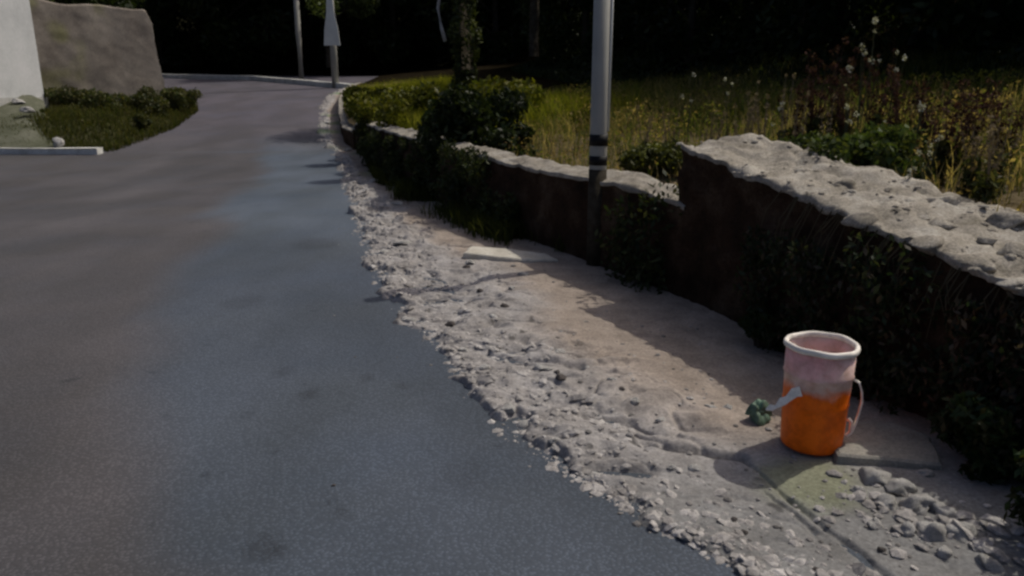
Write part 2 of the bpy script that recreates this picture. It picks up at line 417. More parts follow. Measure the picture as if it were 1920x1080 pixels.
# lumps of stone along the worn top of the higher wall
def on_wall(y, o): return Vector((float(xw(y)) + OX * o, y + OY * o, float(z_tall(y)) + .05 * o / .75))
k = 0
rr = random.Random(3)
for y in np.arange(1.6, 4.4, .17):
    for o in ((.03, .30, .62) if y < 3.5 else (.35, .6)):
        if rr.random() < .25: continue
        yy = y + rr.uniform(-.06, .06); oo = o + rr.uniform(-.03, .06)
        p = on_wall(yy, oo); s = rr.uniform(.035, .085)
        st = link("coping_stone", CROCKS[k % 6], None, None, p + Vector((0, 0, -.012)), (rr.uniform(-.15, .15), rr.uniform(-.15, .15), rr.uniform(0, 6.28)), (s * 1.25, s, s * .75))
        child(st, ROOT_TALL); k += 1

# ------------------------------------------------------------------ far kerb, left side
def ribbon(name, pts, w, h, mat, zf, bev=.02, wob=.01):
    """kerb of rectangular section following pts (x,y)"""
    P = []
    for (x0, y0), (x1, y1) in zip(pts, pts[1:]):
        k = max(2, int(math.hypot(x1 - x0, y1 - y0) / .25))
        P += [(x0 + (x1 - x0) * i / k, y0 + (y1 - y0) * i / k) for i in range(k)]
    P.append(pts[-1]); P = np.array(P); T = np.gradient(P, axis=0); T /= np.linalg.norm(T, axis=1)[:, None]; N = np.stack([-T[:, 1], T[:, 0]], -1)
    sec = [(0, -.1), (0, h - bev), (bev, h), (w - bev, h), (w, h - bev), (w, -.1)]
    V = np.zeros((len(P), 6, 3))
    for i in range(len(P)):
        nz = wob * float(fbm(P[i, 0] * 1.3, P[i, 1] * 1.3))
        for j, (a, z) in enumerate(sec):
            V[i, j] = (P[i, 0] + N[i, 0] * a, P[i, 1] + N[i, 1] * a, float(zf(P[i, 1])) + z + (nz if z > 0 else 0))
    nu, nv = V.shape[:2]; f = list(map(tuple, grid_faces(nu, nv)))
    me = bpy.data.meshes.new(name); me.from_pydata([tuple(v) for v in V.reshape(-1, 3)], [], [tuple(int(q) for q in x) for x in f] + [tuple(range(nv)), tuple((nu - 1) * nv + i for i in range(nv))[::-1]])
    return link(name, me, mat)
o = ribbon("parapet", [(-21, 40.2), (-17.4, 39), (-12.8, 37.7), (-9.7, 35.0), (-6.8, 32.3)], .35, .22, M["white_kerb"], zr)
tag(o, "long low pale parapet edging the outside of the far road bend", "parapet")
o = ribbon("kerb", [(-8.5, 15.5), (-13, 15.62), (-30, 15.8)], -.22, .13, M["white_kerb"], zr)
tag(o, "straight pale concrete kerb below the sloping bank of the white house", "kerb")

# mossy ramp between kerb and white house
ys = np.linspace(15.66, 20.4, 40); nx = 40; t = np.linspace(0, 1, nx)
V = np.zeros((40, nx, 3))
for i, y in enumerate(ys):
    u = (y - 15.66) / 4.74
    xe = -8.9 - 3.5 * u ** .8
    X = xe + (-32 - xe) * t
    V[i, :, 0] = X; V[i, :, 1] = y
    V[i, :, 2] = float(zr(15.6)) + .12 + 1.12 * min(1, u * 1.12) + .03 * fbm(X * .8, y) + 0
    V[i, 0, 2] -= .25
me = mesh_np("sloping_bank", V.reshape(-1, 3), grid_faces(40, nx))
tag(link("sloping_bank", me, M["moss_concrete"]), kind="structure")
for k, (x, y, z, s) in enumerate(((-12.1, 18.8, 1.04, .12), (-11.25, 17.8, .86, .13), (-9.5, 15.9, .28, .14), (-12.7, 19.6, 1.22, .16))):
    o = link("bank_stone", ROCKS[k], None, None, (x, y, z + .1), (0, 0, k), (s * 1.4, s, s))
    tag(o, ["pale stone halfway up the left bank edge", "small pale stone on the left bank edge above the kerb", "pale stone at the right end of the left kerb", "pale stone at the foot of the white house corner"][k], "stone")

def box(x0, x1, y0, y1, z0, z1, bev=.0):
    import bmesh
    bm = bmesh.new(); bmesh.ops.create_cube(bm, size=1)
    for v in bm.verts:
        v.co = Vector(((x0 + x1) / 2 + v.co.x * (x1 - x0), (y0 + y1) / 2 + v.co.y * (y1 - y0), (z0 + z1) / 2 + v.co.z * (z1 - z0)))
    if bev: bmesh.ops.bevel(bm, geom=bm.edges[:], offset=bev, segments=2, affect='EDGES')
    me = bpy.data.meshes.new("box"); bm.to_mesh(me); bm.free(); return me
H1 = empty("white_house", (-12.6, 20, 1.2))
tag(H1, "white rendered house corner standing above the mossy bank at far left", "house")
child(link("wall", box(-24, -12.42, 16.4, 20.5, .4, 7.2, .03), M["white_paint"]), H1)
child(link("plinth", box(-24.04, -12.36, 16.34, 20.54, .3, 1.22, .02), M["concrete"]), H1)
child(link("roof", box(-24.4, -12.2, 16.1, 20.8, 7.2, 7.4, .03), M["concrete"]), H1)

# tall stained garden wall right of the house, rounded top corner, moss
ROOT_G = empty("garden_wall", (-13, 24, .7))
tag(ROOT_G, "tall grey stained plaster wall with rounded end beside the white house", "wall")
nu, nv = 90, 60
U = np.linspace(0, 1, nu); W = np.linspace(0, 1, nv)
x0, x1 = -18.0, -10.95
Xg = x0 + (x1 - x0) * U[:, None] * np.ones((1, nv))
top = 3.75 + .06 * fbm(U * 9, U * 0 + 4, 4) + .35 * sstep(.7, .3, U) - .42 * sstep(.965, 1.0, U) ** 2
Zg = .3 + (top[:, None] - .3) * W[None]
Yg = 24 + .03 * fbm(Xg * 1.5, Zg * 1.5, 5, .6) + .012 * (ridge(Xg * 1.2, Zg * 2) - .6)
Xg = Xg + sstep(.9, 1, U)[:, None] * (.25 * (1 - W[None]) + .06 * fbm(Zg * 2, Zg * 0))
mo = sstep(.05, .45, fbm(Xg * .9, Zg * .8) + .3 * sstep(.4, .9, W)[None] * 1.0)[..., None]
cg = np.ones(Xg.shape + (3,)) * np.array([1.05, 1.02, .96]); cg = cg * (1 - mo) + np.array([.95, 1.0, .62]) * mo
front = np.stack([Xg, Yg, Zg], -1); back = front[:, ::-1].copy(); back[..., 1] = 24.45 + .02 * fbm(Xg, Zg)
allv = np.concatenate([front, back], 1); cc = np.concatenate([cg, cg[:, ::-1]], 1)
_dx = allv[..., 0] - x1; _dy = allv[..., 1] - 24; allv[..., 0] = x1 + _dx * .707 - _dy * .707; allv[..., 1] = 24 + _dx * .707 + _dy * .707
me = mesh_np("wall_body", allv.reshape(-1, 3), grid_faces(nu, nv * 2), cc.reshape(-1, 3))
child(link("wall_body", me, M["plaster"]), ROOT_G)
child(link("wall_end", cap_mesh("wall_end", allv[-1]), M["concrete_dim"]), ROOT_G)

# bank at the wall foot, left of the road
ys = np.linspace(15.75, 40, 90); nx = 40; t = np.linspace(0, 1, nx)
_by = [15.75, 20, 24, 28, 32, 36, 40]; _bx = [-8.3, -8.75, -9.75, -11.6, -14.5, -18.5, -24]
V = np.zeros((90, nx, 3))
for i, y in enumerate(ys):
    xe = float(np.interp(y, _by, _bx)); X = xe + (-40 - xe) * t ** 1.6
    V[i, :, 0] = X; V[i, :, 1] = y; d = xe - X
    V[i, :, 2] = float(zr(y)) - .04 + .42 * sstep(0, 1.5, d) * float(sstep(15.7, 18, y)) + .06 * sstep(0, .3, d) * (fbm(X * 2, y * 2 + 0 * X) + .6)
me = mesh_np("roadside_bank", V.reshape(-1, 3), grid_faces(90, nx))
tag(link("roadside_bank", me, M["bank"]), kind="structure")

# ------------------------------------------------------------------ poles
def tube_mesh(name, pts, seg=20, cap=True):
    """pts: (x,y,z,r)"""
    V = []; n_ = len(pts)
    for i, (x, y, z, r) in enumerate(pts):
        a = Vector(pts[max(0, i - 1)][:3]); b_ = Vector(pts[min(n_ - 1, i + 1)][:3]); d = (b_ - a).normalized()
        q = d.to_track_quat('Z', 'Y')
        for k in range(seg):
            t_ = 2 * math.pi * k / seg; w_ = q @ Vector((math.cos(t_) * r, math.sin(t_) * r, 0))
            V.append((x + w_.x, y + w_.y, z + w_.z))
    f = [(i * seg + k, i * seg + (k + 1) % seg, (i + 1) * seg + (k + 1) % seg, (i + 1) * seg + k) for i in range(n_ - 1) for k in range(seg)]
    if cap: f += [tuple(range(seg))[::-1], tuple((n_ - 1) * seg + k for k in range(seg))]
    me = bpy.data.meshes.new(name); me.from_pydata(V, [], f)
    for p_ in me.polygons: p_.use_smooth = len(p_.vertices) == 4
    return me
PX, PY = .69, 6.05
pr_ = empty("utility_pole", (PX, PY, .02))
tag(pr_, "nearest grey metal pole with two black bands, standing against the low wall", "pole")
link("pole", tube_mesh("pole", [(0, 0, -.1, .072), (0, 0, 1.0, .070), (0, 0, 2.55, .067)], 32), M["pole"], pr_)
zb1 = 1.03; zb2 = .87
link("band", tube_mesh("band", [(0, 0, zb1 - .044, .0745), (0, 0, zb1 + .044, .0745)], 32), M["black_band"], pr_)
link("band", tube_mesh("band", [(0, 0, zb2 - .036, .0745), (0, 0, zb2 + .036, .0745)], 32), M["black_band"], pr_)
link("sunlit_edge_strip", tube_mesh("sunlit_edge_strip", [(.070, -.022, 1.10, .010), (.070, -.022, 2.5, .010)], 10), M["white_sheet"], pr_)  # white tube added to stand for the pole's sunlit edge
link("shade_sleeve", tube_mesh("shade_sleeve", [(0, 0, -.08, .0735), (0, 0, .80, .0725)], 32), M["bark"], pr_)  # dark tube added to put the wall's shade on the lower pole
p2 = empty("street_pole", (-7.55, 33.1, float(zr(33.1))))
tag(p2, "far thin pole carrying a narrow white sign at the bend", "pole")
link("pole", tube_mesh("pole", [(0, 0, -.3, .15), (0, 0, 1.8, .14), (0, 0, 8, .10)], 16), M["pole"], p2)
me = bpy.data.meshes.new("sign")
zz = [1.72, 2.4, 2.95, 3.9]; ww = [.34, .28, .17, .10]; vv = []
for z_, w_ in zip(zz, ww): vv += [(-w_, -.20, z_), (w_, -.20, z_), (w_, -.17, z_), (-w_, -.17, z_)]
ff = [(i * 4 + j, i * 4 + (j + 1) % 4, (i + 1) * 4 + (j + 1) % 4, (i + 1) * 4 + j) for i in range(3) for j in range(4)] + [(3, 2, 1, 0), (12, 13, 14, 15)]
me.from_pydata(vv, [], ff); link("sign", me, M["white_sheet"], p2)
p3 = empty("lamp_pole", (-10.45, 38.5, 1.6))
tag(p3, "farthest slim grey pole behind the pale parapet, left of the sign pole", "pole")
link("pole", tube_mesh("pole", [(0, 0, 0, .15), (0, 0, 2.4, .14), (0.02, 0, 8.5, .10)], 16), M["pole"], p3)

# ------------------------------------------------------------------ foliage builders
def leaf_cloud(centers, radii, n_leaf, size, base_cols, flat=1.0, seed=0, droop=.0, shell=.75):
    """leaf quads (diamond of two triangles) in ellipsoidal clumps"""
    g = np.random.default_rng(seed); C_ = np.array(centers); R_ = np.array(radii)
    w = (R_ ** 2 if R_.ndim == 1 else R_[:, 0] ** 2); w = w / w.sum(); idx = g.choice(len(C_), n_leaf, p=w)
    d = g.normal(size=(n_leaf, 3)); d /= np.linalg.norm(d, axis=1)[:, None]
    rad = g.uniform(0, 1, n_leaf) ** (1 - shell) ; rad = np.where(g.random(n_leaf) < .12, rad * 1.18, rad)
    Rn = R_[idx][:, None] if R_.ndim == 1 else R_[idx]
    P = C_[idx] + d * rad[:, None] * Rn * np.array([1, 1, flat])
    a = g.normal(size=(n_leaf, 3)); a[:, 2] -= droop; a /= np.linalg.norm(a, axis=1)[:, None]
    c_ = g.normal(size=(n_leaf, 3)); c_ -= (c_ * a).sum(1)[:, None] * a; c_ /= np.linalg.norm(c_, axis=1)[:, None]
    s = size * g.uniform(.6, 1.4, n_leaf)[:, None]
    v = np.stack([P - a * s, P + c_ * s * .42, P + a * s, P - c_ * s * .42], 1).reshape(-1, 3)
    i = np.arange(n_leaf)[:, None] * 4
    f = np.concatenate([i, i + 1, i + 2, i + 3], 1)
    bc = np.array(base_cols); col = bc[g.integers(0, len(bc), n_leaf)] * g.uniform(.65, 1.35, n_leaf)[:, None]
    cl = g.uniform(.75, 1.25, len(C_))[idx][:, None]; col = np.repeat(col * cl, 4, axis=0)
    return v, f, col
DARK = [(.016, .026, .008), (.026, .036, .010), (.012, .019, .007)]
OLIVE = [(.06, .085, .02), (.08, .10, .03), (.05, .07, .018)]
def tree_meshes(seed, h, cr, cb, cols, n_leaf=9000, leaf=.11):
    """trunk with limbs, and a crown of leaves from height cb to h"""
    g = random.Random(seed); pts = []; lean = (g.uniform(-.3, .3), g.uniform(-.3, .3))
    parts = [tube_mesh("t", [(lean[0] * (z / h) ** 1.5, lean[1] * (z / h) ** 1.5, z, .17 * (1 - .75 * z / h) * h / 7 + (.08 if z < .1 else 0)) for z in np.linspace(-.4, h * .9, 9)], 9)]
    cen = []; rad = []
    for i in range(26):
        z = g.uniform(cb + .3, h); q_ = (z - cb) / (h - cb); rr_ = cr * (math.sin(math.pi * min(1, .25 + .72 * q_)) ** .6) * g.uniform(.35, .95); an = g.uniform(0, 6.28)
        c_ = (rr_ * math.cos(an) + lean[0] * z / h, rr_ * math.sin(an) + lean[1] * z / h, z); cen.append(c_); rad.append(cr * g.uniform(.26, .46))
        if i < 11:
            z0 = max(.6, z - rr_ * .7); x_ = lean[0] * (z0 / h) ** 1.5; y_ = lean[1] * (z0 / h) ** 1.5
            parts.append(tube_mesh("t", [(x_, y_, z0, .06), ((x_ + c_[0]) / 2, (y_ + c_[1]) / 2, (z0 + z) / 2 + .15, .04), (c_[0], c_[1], z, .015)], 6))
    trunk_only = parts[0]; limbs = parts[1:]; vs, fs = [], []; off = 0
    for me_ in limbs:
        vs += [tuple(v.co) for v in me_.vertices]; fs += [tuple(i + off for i in p_.vertices) for p_ in me_.polygons]; off = len(vs); bpy.data.meshes.remove(me_)
    tm = trunk_only; tm.name = "trunk"; tm.materials.append(M["bark"]); lm = bpy.data.meshes.new("limbs"); lm.from_pydata(vs, [], fs); lm.materials.append(M["bark"])
    for p_ in lm.polygons: p_.use_smooth = True
    v, f, c_ = leaf_cloud(cen, rad, n_leaf, leaf, cols, .8, seed, .3)
    cm = mesh_np("crown", v, f, c_, False); cm.materials.append(M["leaf"])
    return tm, cm, lm
VAR = [tree_meshes(1, 8.0, 2.7, .5, DARK, 15000, .13), tree_meshes(2, 9.5, 3.0, .8, DARK, 16000, .14), tree_meshes(3, 7.0, 2.6, .3, DARK, 14000, .12), tree_meshes(4, 10.5, 3.2, 1.0, DARK, 17000, .14)]
def tree(x, y, z, var, s, rz, label, group=None, name="broadleaf_tree"):
    r_ = empty(name, (x, y, z), rz); r_.scale = (s, s, s); tag(r_, label, "tree", group)
    link("trunk", VAR[var][0], None, r_); link("crown", VAR[var][1], None, r_)["kind"] = "stuff"; link("limbs", VAR[var][2], None, r_)["kind"] = "stuff"
    return r_
g = random.Random(5)
TL = "dark dense broadleaf tree in the shaded wood behind the walls"
# wood behind the field
for row, (d, step, ph) in enumerate(((9.6, 2.2, 0), (13.5, 2.8, 1.3), (18.5, 4.2, .6))):
    y = 1.0 + ph + (0 if row == 0 else 1)
    while y < 36:
        x = float(xw(np.clip(y, -6, 40))) + OX * d + g.uniform(-.7, .7); yy = y + OY * d + g.uniform(-.5, .5)
        tree(x, yy, fieldz(x, yy) - .15, g.randrange(4), g.uniform(.85, 1.15) * (.70, .74, .72)[row], g.uniform(0, 6.28), TL, "dark trees of the wood behind the field")
        y += step * g.uniform(.85, 1.15) * (1 + y * .02)
TL2 = "dark broadleaf tree of the wood beyond the far bend"
for (y0, xa, xb, st) in ((46.5, -38, 4, 3.2), (50.5, -42, 6, 3.8), (55, -46, 10, 4.5)):
    x = xa
    while x < xb:
        yy = y0 + g.uniform(-1, 1)
        gz = float(zr(yy)) - .06 + .33 * max(0, yy - 45)
        tree(x, yy, gz - .2, g.randrange(4), g.uniform(1.0, 1.4), g.uniform(0, 6.28), TL2, "dark trees beyond the far bend")
        x += st * g.uniform(.8, 1.2)
for k, (x, y) in enumerate(((-15, 27.5), (-17.5, 31), (-20.5, 34), (-24, 37))):
    tree(x, y, float(zr(y)) + .3, k, .95, k * 1.7, "dark tree rising behind the tall grey garden wall", "dark trees behind the garden wall")

# two lighter trees whose boughs hang into the top of the view
VAR.append(tree_meshes(9, 8.5, 2.5, 3.3, OLIVE, 8000, .13))
tree(-9.6, 41.0, 1.9, 4, .95, .4, "olive-green sunlit tree behind the far poles", name="sunlit_tree")
VAR.append(tree_meshes(10, 6.5, 2.0, 2.3, OLIVE, 7000, .09))
tree(.6, 21.5, 1.9, 5, 1.0, 2.0, "olive-green tree with boughs over the bright grass behind the low wall", name="sunlit_tree")

# ivy-clad trunk with dark shrub behind the low wall
iv = empty("ivy_tree", (-.78, 13.0, fieldz(-.78, 13.0))); tag(iv, "dark ivy-covered trunk rising behind the low wall, left of the banded pole", "tree")
link("trunk", tube_mesh("trunk", [(0, 0, -.3, .14), (.03, 0, 1, .12), (-.05, 0, 2.75, .07)], 10), M["bark"], iv)
v, f, c_ = leaf_cloud([(0, 0, z) for z in [.1 + .3 * q for q in range(9)]], [.20 + .04 * (k % 3) for k in range(9)], 3000, .05, [(.035, .045, .012), (.05, .06, .015), (.022, .03, .012)], 1, 12, .5)
cm = mesh_np("ivy", v, f, c_, False); link("ivy", cm, M["leaf"], iv)
link("broken_branch", tube_mesh("broken_branch", [(-.03, -.02, 2.55, .02), (-.35, -.12, 2.35, .024), (-.42, -.15, 1.95, .026), (-.37, -.16, 1.65, .028), (-.31, -.17, 1.44, .034)], 8), M["stone"], iv)
def shrub(name, loc, rads, n_, size, cols, label, seed, cat="shrub", flat=.8, stems=True, group=None):
    r_ = empty(name, loc); tag(r_, label, cat, group); gg = random.Random(seed)
    cen = [(gg.uniform(-1, 1) * rads[0], gg.uniform(-1, 1) * rads[1], gg.uniform(.15, 1) * rads[2]) for _ in range(12)]
    v, f, c_ = leaf_cloud(cen, [min(rads) * gg.uniform(.35, .6) for _ in cen], n_, size, cols, flat, seed, .2)
    link("foliage", mesh_np("foliage", v, f, c_, False), M["leaf"], r_)["kind"] = "stuff"
    if stems:
        vs, fs = [], []; off = 0
        for c0 in cen[:8]:
            me_ = tube_mesh("t", [(c0[0] * .2, c0[1] * .2, -.1, .014), (c0[0] * .6, c0[1] * .6, c0[2] * .6, .01), (c0[0], c0[1], c0[2], .005)], 5)
            vs += [tuple(q.co) for q in me_.vertices]; fs += [tuple(i + off for i in p_.vertices) for p_ in me_.polygons]; off = len(vs); bpy.data.meshes.remove(me_)
        sm_ = bpy.data.meshes.new("stem"); sm_.from_pydata(vs, [], fs); link("stem", sm_, M["bark"], r_)["kind"] = "stuff"
    return r_
shrub("dark_shrub", (-.62, 9.9, fieldz(-.6, 9.9) - .15), (.55, .5, .8), 5200, .05, DARK, "near-black shrub spilling over the low wall at the ivy-covered trunk", 21)
shrub("dark_shrub", (-.25, 9.1, fieldz(-.2, 9.1) - .1), (.4, .4, .35), 3000, .045, DARK, "low dark shrub behind the wall between ivy-covered trunk and banded pole", 22)
GY = [(.125, .130, .012), (.10, .11, .012), (.15, .145, .028), (.07, .085, .012)]
for k, (x, y, rx_, rz_) in enumerate(((-2.2, 15.0, .7, .65), (-1.2, 13.8, .8, .7), (-.3, 13.0, .7, .7), (-3.3, 19.0, .6, .5))):
    shrub("bright_shrub", (x, y, fieldz(x, y) - .1), (rx_, .7, rz_), 5000, .06, GY, ["yellow-green bush at the left end of the bright growth behind the low wall", "yellow-green bush in the middle of the bright growth behind the low wall", "yellow-green bush nearest the ivy-covered trunk", "yellow-green bush beside the far pole with the white sign"][k], 30 + k)
# bush at the foot of the garden wall
BU = [(.045, .060, .018), (.075, .075, .022), (.035, .045, .014), (.085, .080, .032)]
for k, (x, y, rx_, rz_) in enumerate(((-12.1, 21.2, .7, 1.0), (-11.3, 20.6, .8, .95), (-10.5, 21.2, .8, .9), (-9.9, 23.0, .7, .8), (-11.4, 19.0, .55, .55), (-10.3, 18.3, .7, .5), (-9.5, 18.9, .6, .4))):
    shrub("roadside_shrub", (x, y, float(zr(y)) + .15), (rx_ * 1.15, .6, rz_ * .62), 4800, .05, BU, ["dark green bush against the white house corner", "dark green bush in the middle under the tall grey wall", "green bush under the rounded end of the grey wall", "olive bush just past the rounded end of the grey wall", "dark bush tucked against the edge of the mossy bank", "low dark bush above the right end of the left kerb", "low olive bush nearest the road under the grey wall"][k], 40 + k)
shrub("wall_top_growth", (-16.0, 24.5, 3.9), (1.8, .3, .3), 2500, .07, OLIVE, "green creeper growing along the top of the tall grey wall", 50, "creeper", stems=False)

# ------------------------------------------------------------------ grass and weeds
def blades(P, Hh, Wd, lean, cols, seed):
    g = np.random.default_rng(seed); n_ = len(P)
    an = g.uniform(0, 6.283, n_); d = np.stack([np.cos(an), np.sin(an), 0 * an], -1); s = np.stack([-np.sin(an), np.cos(an), 0 * an], -1)
    Hh = Hh[:, None]; L = (lean * g.uniform(.2, 1, n_))[:, None] * Hh; up = np.array([[0, 0, 1.0]])
    v0 = P - s * Wd; v1 = P + s * Wd; m_ = P + up * Hh * .55 + d * L * .3
    v2 = m_ - s * Wd * .8; v3 = m_ + s * Wd * .8; v4 = P + up * Hh * (1 - .15 * lean) + d * L
    v = np.stack([v0, v1, v2, v3, v4], 1).reshape(-1, 3); i = np.arange(n_)[:, None] * 5
    f = np.concatenate([np.concatenate([i, i + 1, i + 3], 1), np.concatenate([i, i + 3, i + 2], 1), np.concatenate([i + 2, i + 3, i + 4], 1)])
    return v, f, np.repeat(cols, 5, axis=0)
def fieldz_v(x0y, d):
    s = sstep(4.2, 6.2, x0y); w = np.interp(x0y, [2.0, 3.4], [.60, .86]) * (1 - s) + .72 * s + np.clip(zr(x0y) - .1, 0, 5) * .75
    return w - .12 + .10 * np.minimum(d, 8) + .36 * np.clip(d - 8, 0, 80)
N = 95000
gy = rng.uniform(0, 1, N) ** 1.2 * 16 + 1.0; gd = rng.uniform(0, 1, N) ** .8 * 9
onlow = (gy > 5.1)
gd = gd + np.where(onlow, .26, .60)
x = xw(gy) + OX * gd; y = gy + OY * gd; z = fieldz_v(gy, gd)
dens = sstep(-.35, .2, fbm(x * 1.1, y * 1.1)); near = (gy > 5) & (gy < 6.9)
keep = (rng.random(N) < .25 + .75 * dens) & ~(near & (gd < .9) & (rng.random(N) < .8))
x, y, z, gy, gd = x[keep], y[keep], z[keep], gy[keep], gd[keep]
hh = rng.uniform(.12, .42, len(x)) * (1 + .5 * sstep(0, .6, fbm(x * .9 + 7, y * .9))) * (.55 + .45 * sstep(.3, 2.2, gd))
kind = fbm(x * .7 + 20, y * .7)
ca = np.array([.070, .075, .020]); cb_ = np.array([.21, .165, .085]); cc_ = np.array([.035, .055, .016])
w1 = sstep(-.15, .3, kind + .25 * rng.normal(size=len(x)) + .4 * sstep(5.6, 4.4, y))[:, None]; w2 = (rng.random(len(x)) < .3)[:, None]
cols = ca * (1 - w1) + cb_ * w1; cols = np.where(w2, cc_, cols) * rng.uniform(.9, 2.1, len(x))[:, None]
v, f, c_ = blades(np.stack([x, y, z - .02], -1), hh, .0035, .7, cols, 3)
tag(link("field_grass", mesh_np("field_grass", v, f, c_, False), M["grass"]), "wild mixed green and dry grass growing in the field behind the walls", "grass", kind="stuff")
# bright grass behind low wall further along
N = 36000
gy = rng.uniform(10.5, 24, N); gd = rng.uniform(.3, 3.6, N); x = xw(gy) + OX * gd; y = gy + OY * gd; z = fieldz_v(gy, gd)
cols = np.array(GY)[rng.integers(0, 4, N)] * rng.uniform(1.0, 1.9, N)[:, None]
v, f, c_ = blades(np.stack([x, y, z - .02], -1), rng.uniform(.2, .6, N), .007, .6, cols, 4)
tag(link("bright_grass", mesh_np("bright_grass", v, f, c_, False), M["grass"]), "sunlit yellow-green grass behind the low wall near the bend", "grass", kind="stuff")
# weeds at wall foot, wall bank left
N = 17000
gy = rng.uniform(6.5, 16, N); off = rng.uniform(-.55, .02, N) * (.4 + .6 * rng.random(N)); x = xw(gy) + off; y = gy
dn = sstep(-.1, .4, fbm(x * 1.5, y * 1.2) + .15); k_ = (rng.random(N) < dn) & (x > xr(gy) + .45); x, y = x[k_], y[k_]
z = zr(y) + .02
v, f, c_ = blades(np.stack([x, y, z], -1), rng.uniform(.05, .28, len(x)), .005, .8, np.array([(.04, .05, .016), (.06, .065, .022), (.03, .04, .014)])[rng.integers(0, 3, len(x))], 5)
tag(link("foot_weeds", mesh_np("foot_weeds", v, f, c_, False), M["grass"]), "short weeds along the shaded foot of the low wall", "weeds", kind="stuff")
N = 14000
y = rng.uniform(15.9, 26, N); x = np.interp(y, _by, _bx) - rng.uniform(.05, 3.2, N); z = zr(y) + .42 * sstep(0, 1.5, np.interp(y, _by, _bx) - x) * sstep(15.7, 18, y) - .03
v, f, c_ = blades(np.stack([x, y, z], -1), rng.uniform(.08, .3, N), .01, .8, np.array([(.05, .055, .018), (.07, .065, .03), (.035, .045, .014)])[rng.integers(0, 3, N)], 6)
tag(link("bank_grass", mesh_np("bank_grass", v, f, c_, False), M["grass"]), "short dull grass on the bank under the tall grey wall", "grass", kind="stuff")

# stalky weeds
def weed(name, loc, h, n_st, spread, stem_col, head_col, head_n, head_size, label, seed, cat="plant", group=None, leafcol=None, leaf_size=.03, hfrac=.45):
    r_ = empty(name, loc); tag(r_, label, cat, group); gg = random.Random(seed)
    tips = []; V_, F_ = [], []; off = 0
    for k in range(n_st):
        an = gg.uniform(0, 6.28); sp = spread * gg.uniform(.2, 1); hh_ = h * gg.uniform(.65, 1); tx, ty = math.cos(an) * sp, math.sin(an) * sp
        pts = [(0, 0, -.05, .005), (tx * .3, ty * .3, hh_ * .45, .004), (tx * .75, ty * .75, hh_ * .8, .003), (tx, ty, hh_, .0015)]
        me_ = tube_mesh("t", pts, 5); V_ += [tuple(q.co) for q in me_.vertices]; F_ += [tuple(i + off for i in p_.vertices) for p_ in me_.polygons]; off = len(V_); bpy.data.meshes.remove(me_)
        tips.append(pts)
    me_ = mesh_like = bpy.data.meshes.new("stem"); me_.from_pydata(V_, [], F_)
    a = me_.color_attributes.new("Col", 'FLOAT_COLOR', 'POINT'); a.data.foreach_set("color", np.tile(np.array([*stem_col, 1.0], dtype=np.float32), len(V_)))
    link("stem", me_, M["dry"], r_)["kind"] = "stuff"
    cen, rad = [], []
    for p_ in tips:
        top_ = Vector(p_[3][:3]); mid = Vector(p_[2][:3]); lo = Vector(p_[1][:3])
        for q_ in range(head_n):
            f_ = 1 - hfrac * q_ / max(1, head_n - 1) if head_n > 1 else 1
            c0 = mid.lerp(top_, (f_ - .8) / .2) if f_ > .8 else lo.lerp(mid, max(0, (f_ - .45) / .35)); cen.append(tuple(c0)); rad.append(head_size * gg.uniform(.6, 1.2))
    v, f, c_ = leaf_cloud(cen, rad, max(60, len(cen) * 14), head_size * .5, head_col, 1.2, seed)
    link("flower_head" if head_n <= 1 else "seed_head", mesh_np("head", v, f, c_, False), M["dry"], r_)["kind"] = "stuff"
    if leafcol:
        cen = [tuple(Vector((0, 0, 0)).lerp(Vector(p_[1][:3]), gg.uniform(.2, 1.0))) for p_ in tips for _ in range(3)]
        v, f, c_ = leaf_cloud(cen, [.05] * len(cen), len(cen) * 12, leaf_size, leafcol, 1, seed + 1, -.5)
        link("leaves", mesh_np("leaves", v, f, c_, False), M["leaf"], r_)["kind"] = "stuff"
    return r_
def at(px, py, Y):        # where the sight line through a photo point stands at ground distance Y (used once, to read positions off the photo)
    u = (px - 960) / 1400; v_ = (540 - py) / 1400; P_ = math.radians(15)
    ry, rz_ = math.cos(P_) + v_ * math.sin(P_), -math.sin(P_) + v_ * math.cos(P_)
    return u / ry * Y, 1.45 + rz_ / ry * Y
RB = [(.060, .028, .024), (.042, .022, .018), (.10, .06, .05)]
GR = [(.09, .085, .03), (.06, .07, .02)]
docks = [(1545, 65, 6.6, 9), (1600, 110, 6.2, 8), (1660, 95, 6.4, 8), (1700, 130, 5.9, 7), (1500, 150, 6.5, 6), (1760, 150, 5.6, 7), (1840, 150, 5.2, 7), (1580, 90, 7.2, 8), (1900, 170, 4.9, 6), (1790, 185, 4.8, 6)]
where = ["tallest, left of the clump", "second from the left in the clump", "in the middle of the clump", "right of the middle of the clump", "shorter, at the left edge of the clump", "over the worn middle of the wall top", "near the right end of the row", "set back behind the tallest one", "rightmost at the frame edge", "low and close behind the wall top"]
for k, (px, py, yy, ns) in enumerate(docks):
    x, zt = at(px, py, yy); g0 = fieldz(x, yy)
    weed("dry_dock", (x, yy, g0), zt - g0, ns + 3, .22, (.10, .06, .045), RB, 5, .028, "reddish-brown dried dock plant, " + where[k], 60 + k, "plant", "reddish dried docks behind the higher wall", GR, .04, .6)
WF = [(.55, .54, .48), (.45, .45, .40)]
fl = [(1637, 72, 6.0), (1615, 95, 6.1), (1690, 92, 6.0), (1475, 185, 6.0), (1600, 175, 5.6), (1762, 240, 4.6), (1750, 282, 4.4), (1725, 312, 4.2), (1655, 28, 6.4), (1300, 140, 7.4), (1380, 138, 7.2), (1735, 190, 5.0)]
